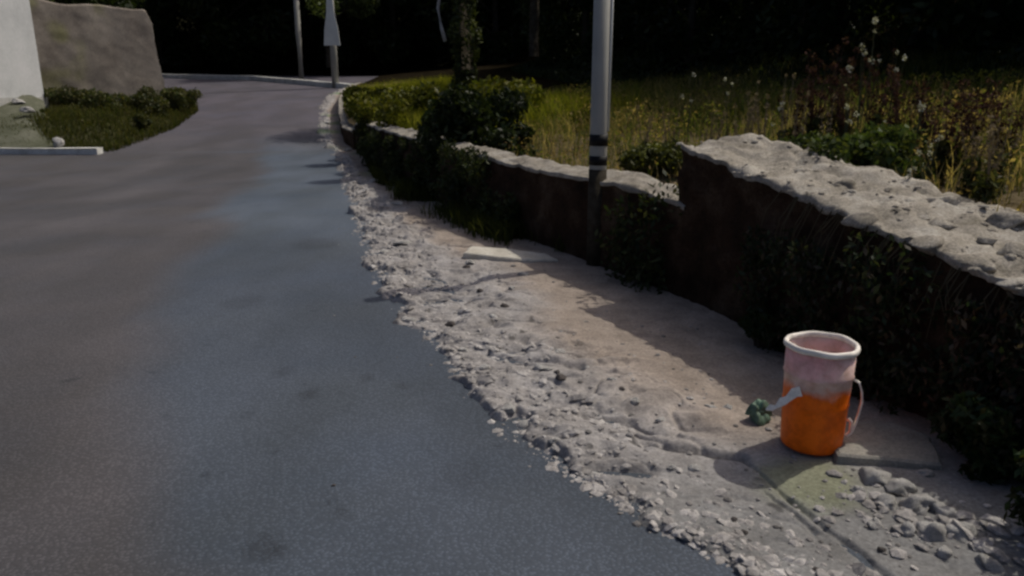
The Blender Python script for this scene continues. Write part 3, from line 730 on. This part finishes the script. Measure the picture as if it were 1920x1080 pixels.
fw = ["high above the reddish docks", "left of the highest pale flower", "just right of the highest pale flower", "far left, low in the green grass", "below the reddish docks", "highest of three in line over the wall top", "middle of three in line over the wall top", "lowest of three, close above the wall top", "topmost of all, against the dark wood", "behind the notch of the wall, next to the banded pole", "between banded pole and reddish docks", "over the brown grass right of the docks"]
for k, (px, py, yy) in enumerate(fl):
    x, zt = at(px, py, yy); g0 = fieldz(x, yy)
    weed("white_flower", (x - .03, yy, g0), max(.15, zt - g0), 3, .07, (.09, .09, .05), WF, 1, .014 if k in (5, 6, 7) else .020, "thin weed with pale flower, " + fw[k], 80 + k, "plant", "pale-headed weeds behind the higher wall")
tl = [(1478, 130, 6.3), (1416, 150, 6.5), (1440, 165, 6.1), (1345, 175, 6.6), (1500, 170, 5.8), (1330, 200, 6.2), (1395, 190, 5.9), (1560, 180, 5.4), (1840, 210, 4.3), (1890, 190, 4.2), (1870, 240, 3.9), (1210, 200, 7.0), (1260, 190, 7.0)]
tw = ["tallest and palest, left of the docks", "second tallest, left of the docks", "between the two tallest stalks", "above the left corner of the higher wall", "at the foot of the leftmost dock", "short, right over the corner of the higher wall", "leaning, left of the pale low flower", "in front of the reddish docks", "near the right edge over the coping", "rightmost, at the frame edge", "short, at the right over the stones", "right beside the banded pole", "halfway from banded pole to the higher wall"]
for k, (px, py, yy) in enumerate(tl):
    x, zt = at(px, py, yy); g0 = fieldz(x, yy)
    weed("dry_stalk", (x, yy, g0), max(.2, zt - g0), 4, .10, (.20, .16, .11), [(.22, .18, .13), (.16, .12, .08)], 4, .018, "straw-coloured dry stalk, " + tw[k], 110 + k, "plant", "straw-coloured stalks behind the higher wall", GR, .03, .4)
GG = [(.06, .085, .022), (.045, .068, .018), (.085, .10, .03)]
for k, (px, py, yy, rx_, h_) in enumerate(((1620, 265, 4.9, .30, .34), (1560, 240, 5.4, .30, .3), (1700, 230, 5.3, .25, .3), (1460, 230, 5.7, .25, .28), (1240, 250, 6.8, .3, .3))):
    x, zt = at(px, py, yy)
    shrub("leafy_weed", (x, yy, fieldz(x, yy) - .02), (rx_, .25, h_ * (.8 if k == 4 else 1)), 2600, .032, [(.10, .11, .03), (.075, .085, .025)] if k == 4 else GG, ["green leafy weed just behind the middle of the higher wall", "green leafy weed left of the middle behind the higher wall", "green leafy weed under the reddish docks", "green leafy weed behind the corner of the higher wall", "green leafy weed right of the banded pole"][k], 140 + k, "weed")

# creepers hanging on the face of the higher wall
HG = [(.020, .034, .014), (.035, .042, .018), (.05, .042, .028), (.016, .024, .012)]
for k, (y0, y1, zlo, zhi, n_, lab) in enumerate(((3.55, 4.2, .1, .62, 2600, "dark creeper on the wall face to the left above the bucket"), (3.0, 3.5, .1, .70, 2400, "dark creeper hanging right behind the bucket"), (2.55, 3.0, .05, .74, 3000, "brownish creeper hanging under the stones of the wall top"), (2.0, 2.55, .02, .72, 3600, "dense dark creeper on the wall face at the right edge"))):
    gg = random.Random(k + 5); cen = []
    for _ in range(22):
        yy = gg.uniform(y0, y1); zz_ = gg.uniform(zlo, zhi) ; cen.append((float(xw(yy)) - .05 - gg.uniform(0, .06), yy, zz_))
    o = empty("wall_creeper", (float(xw(y0)), y0, 0)); tag(o, lab, "creeper")
    v, f, c_ = leaf_cloud(cen, [gg.uniform(.05, .12) for _ in cen], n_, .020, HG if k != 2 else HG + [(.10, .06, .04), (.12, .09, .06)], 1.3, 160 + k, 1.2)
    child(link("foliage", mesh_np("foliage", v, f, c_, False), M["leaf"]), o)["kind"] = "stuff"
    cs = [(cen[i][0] + .02, cen[i][1], cen[i][2]) for i in range(len(cen))]
    V_, F_ = [], []; off = 0
    for i in range(0, 16):
        yy = gg.uniform(y0, y1); xx = float(xw(yy)) - .06; zt = float(z_tall(yy)) - .02; ln = gg.uniform(.12, .4)
        me_ = tube_mesh("t", [(xx + .05, yy, zt, .004), (xx - .02, yy + gg.uniform(-.03, .03), zt - ln * .5, .003), (xx - gg.uniform(.0, .05), yy + gg.uniform(-.08, .08), zt - ln, .0015)], 5)
        V_ += [tuple(q.co) for q in me_.vertices]; F_ += [tuple(j + off for j in p_.vertices) for p_ in me_.polygons]; off = len(V_); bpy.data.meshes.remove(me_)
    me_ = bpy.data.meshes.new("stem"); me_.from_pydata(V_, [], F_)
    a = me_.color_attributes.new("Col", 'FLOAT_COLOR', 'POINT'); a.data.foreach_set("color", np.tile(np.array([.085, .07, .045, 1.0], dtype=np.float32), len(V_)))
    child(link("stem", me_, M["dry"]), o)["kind"] = "stuff"
for k, (y0, y1, n_, lab) in enumerate(((9.3, 11.6, 4200, "dark green growth hanging over the low wall below the ivy-covered trunk"), (7.3, 9.0, 3400, "dim olive growth on the low wall face left of the banded pole"), (11.9, 14.4, 3000, "olive growth trailing down the far part of the low wall"), (5.15, 5.75, 900, "small brown-green tuft on the wall face at the step between the two walls"))):
    gg = random.Random(k + 50); cen = []
    for _ in range(26):
        yy = gg.uniform(y0, y1); fz = float(zr(yy)); tz_ = float(z_low(yy)); cen.append((float(xw(yy)) - .04 - gg.uniform(0, .12), yy, fz + .02 + (tz_ - fz) * gg.random() ** 1.4 * .95))
    o = empty("wall_creeper", (float(xw(y0)), y0, 0)); tag(o, lab, "creeper")
    v, f, c_ = leaf_cloud(cen, [gg.uniform(.06, .16) for _ in cen], n_, .030, [(.030, .042, .014), (.045, .050, .018), (.020, .030, .010)], 1.2, 260 + k, .8)
    child(link("foliage", mesh_np("foliage", v, f, c_, False), M["leaf"]), o)["kind"] = "stuff"
for k, (x, y, rx_, h_, lab) in enumerate(((1.86, 2.12, .20, .40, "dark green bush at the foot of the wall in the bottom right corner"), (1.84, 2.62, .14, .28, "small dark green weed at the wall foot right of the bucket"), (1.42, 4.0, .10, .22, "little dark weed at the wall foot well behind the bucket"), (2.0, 1.75, .25, .35, "dark bush at the wall foot nearest the camera"))):
    shrub("foot_shrub", (x, y, 0), (rx_, rx_ * 1.1, h_), 2600, .022, [(.018, .034, .012), (.028, .046, .014), (.04, .042, .016)], lab, 180 + k)

# ------------------------------------------------------------------ bucket
BX, BY = 1.222, 2.79; BZ = .045
bk = empty("bucket", (BX, BY, BZ), .35); bk.scale = (.93, .93, .93)
tag(bk, "orange plastic bucket with faded pinkish upper part and pale rim on the verge", "bucket")
def lathe(name, prof, seg=64, noise_amp=0, seed=0):
    V_ = []
    for j, (r_, z_) in enumerate(prof):
        for k in range(seg):
            t_ = 2 * math.pi * k / seg; dn = noise_amp * mnoise.noise(Vector((math.cos(t_) * 2 + seed, math.sin(t_) * 2, z_ * 9)))
            V_.append(((r_ + dn) * math.cos(t_), (r_ + dn) * math.sin(t_), z_))
    F_ = [(i * seg + k, i * seg + (k + 1) % seg, (i + 1) * seg + (k + 1) % seg, (i + 1) * seg + k) for i in range(len(prof) - 1) for k in range(seg)]
    me_ = bpy.data.meshes.new(name); me_.from_pydata(V_, [], F_)
    for p_ in me_.polygons: p_.use_smooth = True
    return me_
m, n, l, b = mat_new("bucket_plastic", .5, .25)
tcn = n.new("ShaderNodeTexCoord"); sx = n.new("ShaderNodeSeparateXYZ"); l.new(tcn.outputs["Object"], sx.inputs[0])
nz = noise_node(n, l, 9, 5, .6, tcn.outputs["Object"])
ad = n.new("ShaderNodeMath"); ad.operation = 'MULTIPLY_ADD'; l.new(nz.outputs[0], ad.inputs[0]); ad.inputs[1].default_value = .13; l.new(sx.outputs[2], ad.inputs[2])
r_ = ramp(n, [(.325, (.95, .17, .004)), (.365, (.76, .56, .50))]); l.new(ad.outputs[0], r_.inputs[0])
nz2 = noise_node(n, l, 16, 6, .7, tcn.outputs["Object"]); r2 = ramp(n, [(.35, (.70, .62, .56)), (.6, (1.0,) * 3)]); l.new(nz2.outputs[0], r2.inputs[0])
l.new(mixc(n, l, 1.0, r_.outputs[0], r2.outputs[0], 'MULTIPLY'), b.inputs["Base Color"])
b.inputs["Subsurface Weight"].default_value = .15; b.inputs["Subsurface Radius"].default_value = (.05, .015, .005); b.inputs["Subsurface Scale"].default_value = .3
M["bucket"] = m
HB = .450
link("body", lathe("body", [(.0, 0), (.118, 0), (.126, .008), (.128, .03), (.131, .12), (.1325, .20), (.136, .206), (.1335, .212), (.137, .33), (.143, .336), (.139, .345), (.140, HB), (.134, HB), (.131, .30), (.122, .02), (0, .02)], 72, .002), M["bucket"], bk)
M["cream"] = plain("cream_plastic", (.80, .75, .66), .5, .4, 30, .2)
# thick, slightly wavy pale rim
V_ = []; seg, ring = 72, 12
for k in range(seg):
    t_ = 2 * math.pi * k / seg; wv = .003 * math.sin(2 * t_ + 1) + .0015 * math.sin(7 * t_)
    for j in range(ring):
        u_ = 2 * math.pi * j / ring; rr_ = .141 + .011 * math.cos(u_)
        V_.append((rr_ * math.cos(t_), rr_ * math.sin(t_), HB + .008 + wv + .014 * math.sin(u_)))
F_ = [(k * ring + j, ((k + 1) % seg) * ring + j, ((k + 1) % seg) * ring + (j + 1) % ring, k * ring + (j + 1) % ring) for k in range(seg) for j in range(ring)]
me = bpy.data.meshes.new("rim"); me.from_pydata(V_, [], F_)
for p_ in me.polygons: p_.use_smooth = True
link("rim", me, M["cream"], bk)
# contents: dried mortar crust
nr = 14; V_ = [(0, 0, .33)]
for i in range(1, nr):
    for k in range(36):
        t_ = 2 * math.pi * k / 36; r0 = .131 * i / (nr - 1); V_.append((r0 * math.cos(t_), r0 * math.sin(t_), .34 + .05 * mnoise.noise(Vector((r0 * math.cos(t_) * 16, r0 * math.sin(t_) * 16, 4)))))
F_ = [(0, 1 + k, 1 + (k + 1) % 36) for k in range(36)] + [(1 + i * 36 + k, 1 + (i + 1) * 36 + k, 1 + (i + 1) * 36 + (k + 1) % 36, 1 + i * 36 + (k + 1) % 36) for i in range(nr - 2) for k in range(36)]
me = bpy.data.meshes.new("crust"); me.from_pydata(V_, [], F_); link("dried_mortar", me, M["dark_stone"], bk)

def strip(name, pts, w, th, mat, parent, twist=0):
    """flat strap along pts"""
    V_ = []; F_ = []; P_ = [Vector(q) for q in pts]; n_ = len(P_)
    for i, p_ in enumerate(P_):
        d = (P_[min(n_ - 1, i + 1)] - P_[max(0, i - 1)]).normalized(); rad = Vector((p_.x, p_.y, 0)).normalized(); s_ = d.cross(rad).normalized()
        nn = s_.cross(d).normalized(); ww = w if not callable(w) else w(i / (n_ - 1))
        for a_, b_ in ((-1, -1), (1, -1), (1, 1), (-1, 1)): V_.append(tuple(p_ + s_ * a_ * ww / 2 + nn * b_ * th / 2))
    for i in range(n_ - 1):
        for j in range(4): F_.append((i * 4 + j, i * 4 + (j + 1) % 4, (i + 1) * 4 + (j + 1) % 4, (i + 1) * 4 + j))
    F_ += [(3, 2, 1, 0), tuple((n_ - 1) * 4 + j for j in range(4))]
    me_ = bpy.data.meshes.new(name); me_.from_pydata(V_, [], F_); return link(name, me_, mat, parent)
# pale strap arching off the right side, and the loose strap end flung out on the left
rz = -.35
def loc(vx, vz_, fwd=0.0):   # point given right/up/toward-camera about the bucket axis, in the bucket's own frame
    x_, y_ = vx, -fwd; c0, s0 = math.cos(-.35), math.sin(-.35); return (x_ * c0 - y_ * s0, x_ * s0 + y_ * c0, vz_)
pts = [loc(.137, .315, .04), loc(.157, .305, .05), loc(.172, .265, .05), loc(.178, .22, .05), loc(.172, .17, .05), loc(.163, .12, .05), loc(.152, .08, .05), loc(.140, .07, .05)]
strip("handle", pts, .020, .007, M["cream"], bk)
strip("handle_lug", [loc(.138, .13, .03), loc(.150, .12, .04), loc(.150, .07, .04), loc(.134, .055, .04)], .028, .01, M["cream"], bk)
pts = [loc(-.105, .285, .095), loc(-.128, .275, .085), loc(-.150, .245, .08), loc(-.172, .232, .08), loc(-.195, .205, .075), loc(-.215, .20, .07), loc(-.235, .19, .07)]
strip("torn_strap", pts, lambda t_: .042 - .028 * t_ + .010 * math.sin(t_ * 17), .008, M["cream"], bk)

# green crumpled piece left of the bucket, cracked slabs, stones
gm = rock_mesh("green_rag", 77, 4, .8, .75)
M["green"] = plain("dull_green_plastic", (.10, .165, .115), .6, .3, 20, .5); gm.materials.append(M["green"])
o = link("plastic_bag", gm, None, None, (1.085, 3.03, .08), (0, .2, .6), (.062, .05, .068)); tag(o, "crumpled dull green plastic lying against the left side of the bucket", "plastic bag")
def slab(name, cx, cy, pts, th, mat, label, tilt=(0, 0), seed=0, cat="slab", z=None):
    import bmesh
    bm = bmesh.new(); ring_ = []
    P_ = []
    for i, (a_, b_) in enumerate(pts):
        a2, b2 = pts[(i + 1) % len(pts)]
        for q_ in range(6):
            t_ = q_ / 6; x_ = a_ + (a2 - a_) * t_; y_ = b_ + (b2 - b_) * t_; k_ = .02 * mnoise.noise(Vector((x_ * 12, y_ * 12, seed))); P_.append((x_ * (1 + k_ * 4), y_ * (1 + k_ * 4)))
    n_ = len(P_); vs = []
    for (s_, z_) in ((1.02, 0), (1, th * .8), (.95, th), (.6, th * 1.02), (.25, th * 1.02)):
        vs.append([bm.verts.new((x_ * s_, y_ * s_, z_ + (.006 * mnoise.noise(Vector((x_ * s_ * 15, y_ * s_ * 15, seed))) if z_ > 0 else 0))) for x_, y_ in P_])
    for a_, b_ in zip(vs, vs[1:]):
        for i in range(n_): bm.faces.new((a_[i], a_[(i + 1) % n_], b_[(i + 1) % n_], b_[i]))
    bm.faces.new(vs[-1]); me_ = bpy.data.meshes.new(name); bm.to_mesh(me_); bm.free()
    o_ = link(name, me_, mat, None, (cx, cy, vz(cx, cy) - .012 if z is None else z), (tilt[0], tilt[1], 0)); tag(o_, label, cat); return o_
slab("concrete_slab", 1.53, 2.80, [(-.26, -.16), (.12, -.22), (.2, .02), (.1, .16), (-.18, .18)], .045, M["concrete_dim"], "dull grey broken slab in the shade right of the bucket", (0, .03), 2)
slab("concrete_slab", .0, 6.3, [(-.42, -.06), (.1, -.20), (.40, -.14), (.30, .05), (-.05, .16), (-.38, .2)], .05, M["cream_stone"], "flat cream slab lying out on the verge below the banded pole", (.03, .05), 3)

# individually placed stones: (photo x, photo y, size px)
def gp(px, py):
    u = (px - 960) / 1400; v_ = (540 - py) / 1400; P_ = math.radians(15)
    ry, rz_ = math.cos(P_) + v_ * math.sin(P_), -math.sin(P_) + v_ * math.cos(P_); t_ = 1.43 / -rz_
    return u * t_, ry * t_, t_
spots = [(1640, 905, 55), (1690, 925, 50), (1720, 955, 62), (1765, 965, 48), (1660, 950, 40), (1745, 1005, 55), (1790, 1005, 50), (1700, 1000, 38), (1640, 985, 26), (1770, 1040, 30), (1850, 1060, 40), (1735, 895, 26), (1610, 925, 24)]
rw = ["leftmost of the rubble right of the bucket", "second from the left in the rubble", "big one in the middle of the rubble", "right of the biggest in the rubble", "in front of the leftmost in the rubble", "big one at the front of the rubble", "rightmost big one in the rubble", "small, lying before the middle rubble", "small, loose left of the rubble", "small, just below the front rubble", "alone near the bottom right corner", "small, at the back of the rubble", "small, directly in front of the bucket's right side"]
rr = random.Random(9)
for k, (px, py, s) in enumerate(spots):
    x, y, t_ = gp(px, py); s_ = s * t_ / 1400 * .55
    o = link("rubble_stone", ROCKS[k % 8], None, None, (x, y, vz(min(x, float(xw(y)) - .1), y) + s_ * .15), (rr.uniform(-.3, .3), rr.uniform(-.3, .3), rr.uniform(0, 6.28)), (s_ * 1.15, s_, s_))
    tag(o, "pale rubble stone, " + rw[k], "stone", "rubble right of the bucket")
sp2 = [(770, 596, 26), (810, 630, 22), (870, 655, 26), (905, 690, 24), (985, 790, 34), (1010, 700, 30), (1050, 660, 22), (955, 770, 26), (760, 460, 28), (720, 470, 20), (985, 520, 20), (960, 545, 18), (925, 600, 18), (1100, 690, 20), (1150, 720, 18), (1190, 760, 20), (1240, 790, 22), (1330, 770, 20), (1365, 770, 18), (1040, 830, 24), (880, 500, 20), (700, 345, 22), (740, 385, 22), (690, 420, 20), (615, 262, 14), (640, 245, 14), (650, 290, 16), (1120, 880, 30), (1300, 880, 24), (1260, 880, 20)]
sl = ["small pale stone at the asphalt edge, topmost of the pair by the verge's jagged corner", "pale stone at the asphalt edge just below the verge's jagged corner", "flat pale stone at the asphalt edge in mid-verge", "pale stone resting at the asphalt edge above the dark dip", "largest pale stone at the asphalt edge, level with the bucket", "pale stone in mid-verge left of the dark pebble row", "small pale stone in the smooth brown dirt, mid-verge", "pale stone at the asphalt edge just above the largest one", "broad pale stone on the grey heap beside the far verge edge", "pale stone at the asphalt edge of the grey heap", "pale stone directly below the flat cream slab", "small pale stone left of the one below the cream slab", "small pale stone between cream slab and the brown dirt", "pale stone on brown dirt straight left of the bucket rim", "small stone at the shadow line of the wall, left of the bucket rim", "pale stone left of the green plastic, nearer the asphalt", "pale stone left of the dark gully before the bucket", "small pale stone just left of the green plastic", "pale stone below the green plastic beside the gully", "stone before the apron, left end of the gully", "pale stone left of the cream slab's tip", "pale stone on the far verge near the low wall's left end", "pale stone on the far verge beside weeds", "pale stone on the middle of the grey heap", "tiny bright stone where the verge starts at the far wall end", "tiny bright stone by the far wall end, right one", "small pale stone just this side of the far wall end", "pale stone at the dark patch on the apron edge", "pale stone just below the dark gully", "pale stone on the apron left of the gully's lower side"]
for k, (px, py, s) in enumerate(sp2):
    x, y, t_ = gp(px, py)
    if y > 13: t_ = t_ * .95; x *= .95; y *= .95
    s_ = s * t_ / 1400 * .5
    o = link("verge_stone", ROCKS[(k * 3) % 8], None, None, (x, y, vz(x, y) + s_ * .1), (rr.uniform(-.3, .3), rr.uniform(-.3, .3), rr.uniform(0, 6.28)), (s_ * 1.3, s_, s_ * .8))
    tag(o, sl[k], "stone", "loose pale stones on the verge")
dk = [(1653, 1032, 17), (1377, 974, 14), (1395, 998, 14), (845, 606, 18), (1045, 640, 10), (880, 570, 14), (945, 580, 15), (1530, 1068, 14), (1050, 720, 22), (875, 505, 14), (1165, 740, 12), (1045, 705, 12), (900, 548, 12), (625, 902, 9)]
for k, (px, py, s) in enumerate(dk):
    x, y, t_ = gp(px, py); s_ = s * t_ / 1400 * .5; xx = min(x, float(xw(y)) - .1)
    o = link("dark_pebble", DROCKS[k % 3], None, None, (x, y, max(vz(xx, y), 0) + s_ * .2), (0, 0, k), (s_ * 1.2, s_, s_))
    tag(o, ["blackest round pebble on the apron below the bucket", "upper of two dark pebbles left of the apron crack", "lower of two dark pebbles left of the apron crack", "dark pebble at the verge's jagged corner by the asphalt", "tiny dark pebble in the smooth brown dirt", "dark pebble left of the pair below the cream slab", "dark pebble on brown dirt below the cream slab", "dark pebble at the bottom edge of the apron", "largest dark pebble, in mid-verge above the grey lumps", "dark pebble just left of the cream slab", "tiny dark pebble right of the largest one", "tiny dark pebble touching above the largest one", "tiny dark pebble nearest below the cream slab", "small dark pebble lying alone on the asphalt"][k], "pebble", "dark pebbles on the verge" if k < 13 else None)

# fine loose gravel: nobody could count it
g0 = rock_mesh("chip", 99, 1, .3, .6); bv = np.array([tuple(v.co) for v in g0.vertices]); bf = np.array([tuple(p_.vertices) for p_ in g0.polygons]); bpy.data.meshes.remove(g0)
N = 1500; gy = 1.6 + rng.uniform(0, 1, N) ** 1.6 * 11; w_ = xw(gy) - xr(gy); gx = xr(gy) - .06 + w_ * (rng.beta(1.3, 2.2, N))
gx = gx + (rng.random(N) < .04) * -rng.uniform(0, .5, N)
gz = np.maximum(verge_h(gx[:, None], gy[:, None])[:, 0], zr(gy)); s_ = rng.gamma(2.0, .0028, N) + .002; an = rng.uniform(0, 6.28, N)
R = np.stack([np.cos(an), -np.sin(an), np.sin(an), np.cos(an)], -1).reshape(-1, 2, 2)
vv = np.repeat(bv[None] * np.array([1, 1, .6]), N, 0) * s_[:, None, None]; vv[..., :2] = np.einsum('nij,nkj->nki', R, vv[..., :2]); vv += np.stack([gx, gy, gz + s_ * .2], -1)[:, None]
ff = (bf[None] + (np.arange(N) * len(bv))[:, None, None]).reshape(-1, 3)
cg = np.repeat(rng.uniform(.45, 1.25, N)[:, None] * np.ones(3), len(bv), 0)
tag(link("gravel", mesh_np("gravel", vv.reshape(-1, 3), ff, cg, False), M["verge"]), "fine loose gravel and grit over the verge and road edge", "gravel", kind="stuff")

# broken edge of the shoulder: angular crumbs of old concrete, packed along the asphalt, past counting
def crumbs(name, N, xf, smin, smax, sink, label, seed, cmin=.85, cmax=1.45):
    g_ = np.random.default_rng(seed); vs_, fs_, cs_, off = [], [], [], 0
    for v_ in range(4):
        r0 = rock_mesh("chip", 120 + v_ + seed, 1, .55, .55); bv = np.array([tuple(v.co) for v in r0.vertices]); bf = np.array([tuple(p_.vertices) for p_ in r0.polygons]); bpy.data.meshes.remove(r0)
        n_ = N // 4; gx, gy = xf(g_, n_); gz = np.maximum(verge_h(gx[:, None], gy[:, None])[:, 0], zr(gy)); s_ = smin + (smax - smin) * g_.random(n_) ** 2.6
        A = g_.normal(size=(n_, 3)) * .5; an = g_.uniform(0, 6.28, n_); ca_, sa_ = np.cos(an), np.sin(an)
        vv = bv[None] * (s_[:, None] * g_.uniform(.7, 1.4, (n_, 1)))[:, :, None] * np.array([1.2, 1, .8])
        x_ = vv[..., 0] * ca_[:, None] - vv[..., 1] * sa_[:, None]; y_ = vv[..., 0] * sa_[:, None] + vv[..., 1] * ca_[:, None]; z_ = vv[..., 2] + x_ * A[:, :1] * .6
        vv = np.stack([x_, y_, z_], -1) + np.stack([gx, gy, gz - s_ * sink], -1)[:, None]
        vs_.append(vv.reshape(-1, 3)); fs_.append((bf[None] + (np.arange(n_) * len(bv))[:, None, None]).reshape(-1, 3) + off); off += n_ * len(bv)
        cs_.append(np.repeat(g_.uniform(cmin, cmax, n_)[:, None] * np.ones(3), len(bv), 0))
    o_ = link(name, mesh_np(name, np.concatenate(vs_), np.concatenate(fs_), np.concatenate(cs_), False), M["verge"]); tag(o_, label, "gravel", kind="stuff")
def edge_pos(g_, n_):
    y = 1.5 + g_.random(n_) ** 1.5 * 12; w = np.maximum(xw(y) - xr(y), .3); x = xr(y) - .03 + .16 * fbm(xr(y) * 2.6, y * 1.7) * -1 + np.minimum(w * .46, .72) * g_.beta(1.0, 2.2, n_)
    k = vnoise(x * 2.3 + 3, y * 3.1) > g_.random(n_) * .85; near_ = (y < 2.75 + .35 * (x - .5)) & (x - xr(y) > .22); k = k & ~(near_ & (g_.random(n_) < .93)); x = np.where(near_ & ~k, xr(y) - .02 + .1 * g_.random(n_), x); k = k | near_; return np.where(k, x, xr(y) + w * .25 * g_.random(n_)), y
crumbs("rubble_edge", 6000, edge_pos, .004, .030, .12, "crumbled pale concrete and gravel packed along the asphalt edge", 5)
def rub_pos(g_, n_):
    x = 1.42 + g_.normal(size=n_) * .20; y = 2.27 - (x - 1.42) * .35 + g_.normal(size=n_) * .12; return np.minimum(x, xw(y) - .1), y
crumbs("rubble_heap", 170, rub_pos, .006, .040, -.1, "small broken rubble heaped right of the bucket", 9)
def top_crumbs():
    g_ = np.random.default_rng(5); r0 = rock_mesh("chip", 133, 1, .55, .6); bv = np.array([tuple(v.co) for v in r0.vertices]); bf = np.array([tuple(p_.vertices) for p_ in r0.polygons]); bpy.data.meshes.remove(r0)
    V = V_TALL; rows_ = np.where(V[:, 0, 1] > 1.2)[0]; n_ = 800; ii = g_.choice(rows_, n_); jj_ = 33 + (g_.random(n_) ** 1.3 * 24).astype(int); P = V[ii, jj_] + g_.normal(size=(n_, 3)) * np.array([.008, .01, 0])
    k_ = vnoise(P[:, 0] * 4, P[:, 1] * 4) > g_.random(n_) * .9; P = P[k_]; n_ = len(P); s_ = .004 + .022 * g_.random(n_) ** 2.4
    vv = bv[None] * s_[:, None, None] * g_.uniform(.7, 1.4, (n_, 1, 3)) + (P + np.array([0, 0, 1]) * s_[:, None] * .1)[:, None]
    o_ = link("loose_rubble", mesh_np("loose_rubble", vv.reshape(-1, 3), (bf[None] + (np.arange(n_) * len(bv))[:, None, None]).reshape(-1, 3), None, False), M["wall_top"]); o_["kind"] = "stuff"; child(o_, ROOT_TALL)
top_crumbs()
# low leafy growth through the field
N = 70000; g2 = np.random.default_rng(77)
gy = g2.random(N) ** 1.15 * 15 + 1.2; gd = g2.random(N) ** .75 * 6.5 + np.where(gy > 5.1, .34, .68)
x = xw(gy) + OX * gd; y = gy + OY * gd; cl = fbm(x * 1.4 + 11, y * 1.4, 3); hh = (.10 + .34 * sstep(-.25, .5, cl)) * g2.random(N) ** .6 * (.6 + .5 * sstep(.8, 2.5, gd))
keep = ~((gy > 5) & (gy < 6.9) & (gd < 1.0) & (g2.random(N) < .85)); x, y, gy, gd, hh, cl = [q[keep] for q in (x, y, gy, gd, hh, cl)]; N = len(x)
P = np.stack([x, y, fieldz_v(gy, gd) + hh], -1); a = g2.normal(size=(N, 3)); a /= np.linalg.norm(a, axis=1)[:, None]; b2 = g2.normal(size=(N, 3)); b2 -= (b2 * a).sum(1)[:, None] * a; b2 /= np.linalg.norm(b2, axis=1)[:, None]
sz = g2.uniform(.012, .030, N)[:, None]; v = np.stack([P - a * sz, P + b2 * sz * .4, P + a * sz, P - b2 * sz * .4], 1).reshape(-1, 3)
bz = np.array([(.10, .105, .025), (.075, .09, .022), (.20, .155, .075), (.14, .10, .05)]); br_ = (fbm(x * .8 + 31, y * .8) + .5 * sstep(5.8, 4.2, y) + .3 * g2.normal(size=N)) > .15
ci = np.where(br_, 2, 0) + g2.integers(0, 2, N); cols = bz[ci] * g2.uniform(.8, 1.9, N)[:, None]
tag(link("field_weeds", mesh_np("field_weeds", v, np.arange(N * 4).reshape(N, 4), np.repeat(cols, 4, axis=0), False), M["grass"]), "low olive and brown leafy growth among the grass behind the walls", "weeds", kind="stuff")

# dark undergrowth covering the slope under the wood
N = 60000; gy = g2.random(N) * 34 - 1; gd = 6.8 + g2.random(N) ** 1.3 * 16; x = xw(np.clip(gy, -6, 40)) + OX * gd; y = gy + OY * gd
hh = g2.random(N) ** .7 * (.25 + .8 * sstep(-.2, .5, fbm(x * .6, y * .6))) * sstep(6.5, 9, gd)
P = np.stack([x, y, fieldz_v(gy, gd) + hh], -1); a = g2.normal(size=(N, 3)); a /= np.linalg.norm(a, axis=1)[:, None]; b2 = g2.normal(size=(N, 3)); b2 -= (b2 * a).sum(1)[:, None] * a; b2 /= np.linalg.norm(b2, axis=1)[:, None]
sz = g2.uniform(.05, .11, N)[:, None]; v = np.stack([P - a * sz, P + b2 * sz * .45, P + a * sz, P - b2 * sz * .45], 1).reshape(-1, 3)
cols = np.array(DARK)[g2.integers(0, 3, N)] * g2.uniform(.7, 1.5, N)[:, None]
tag(link("undergrowth", mesh_np("undergrowth", v, np.arange(N * 4).reshape(N, 4), np.repeat(cols, 4, axis=0), False), M["leaf"]), "dark undergrowth on the slope beneath the wood", "undergrowth", kind="stuff")
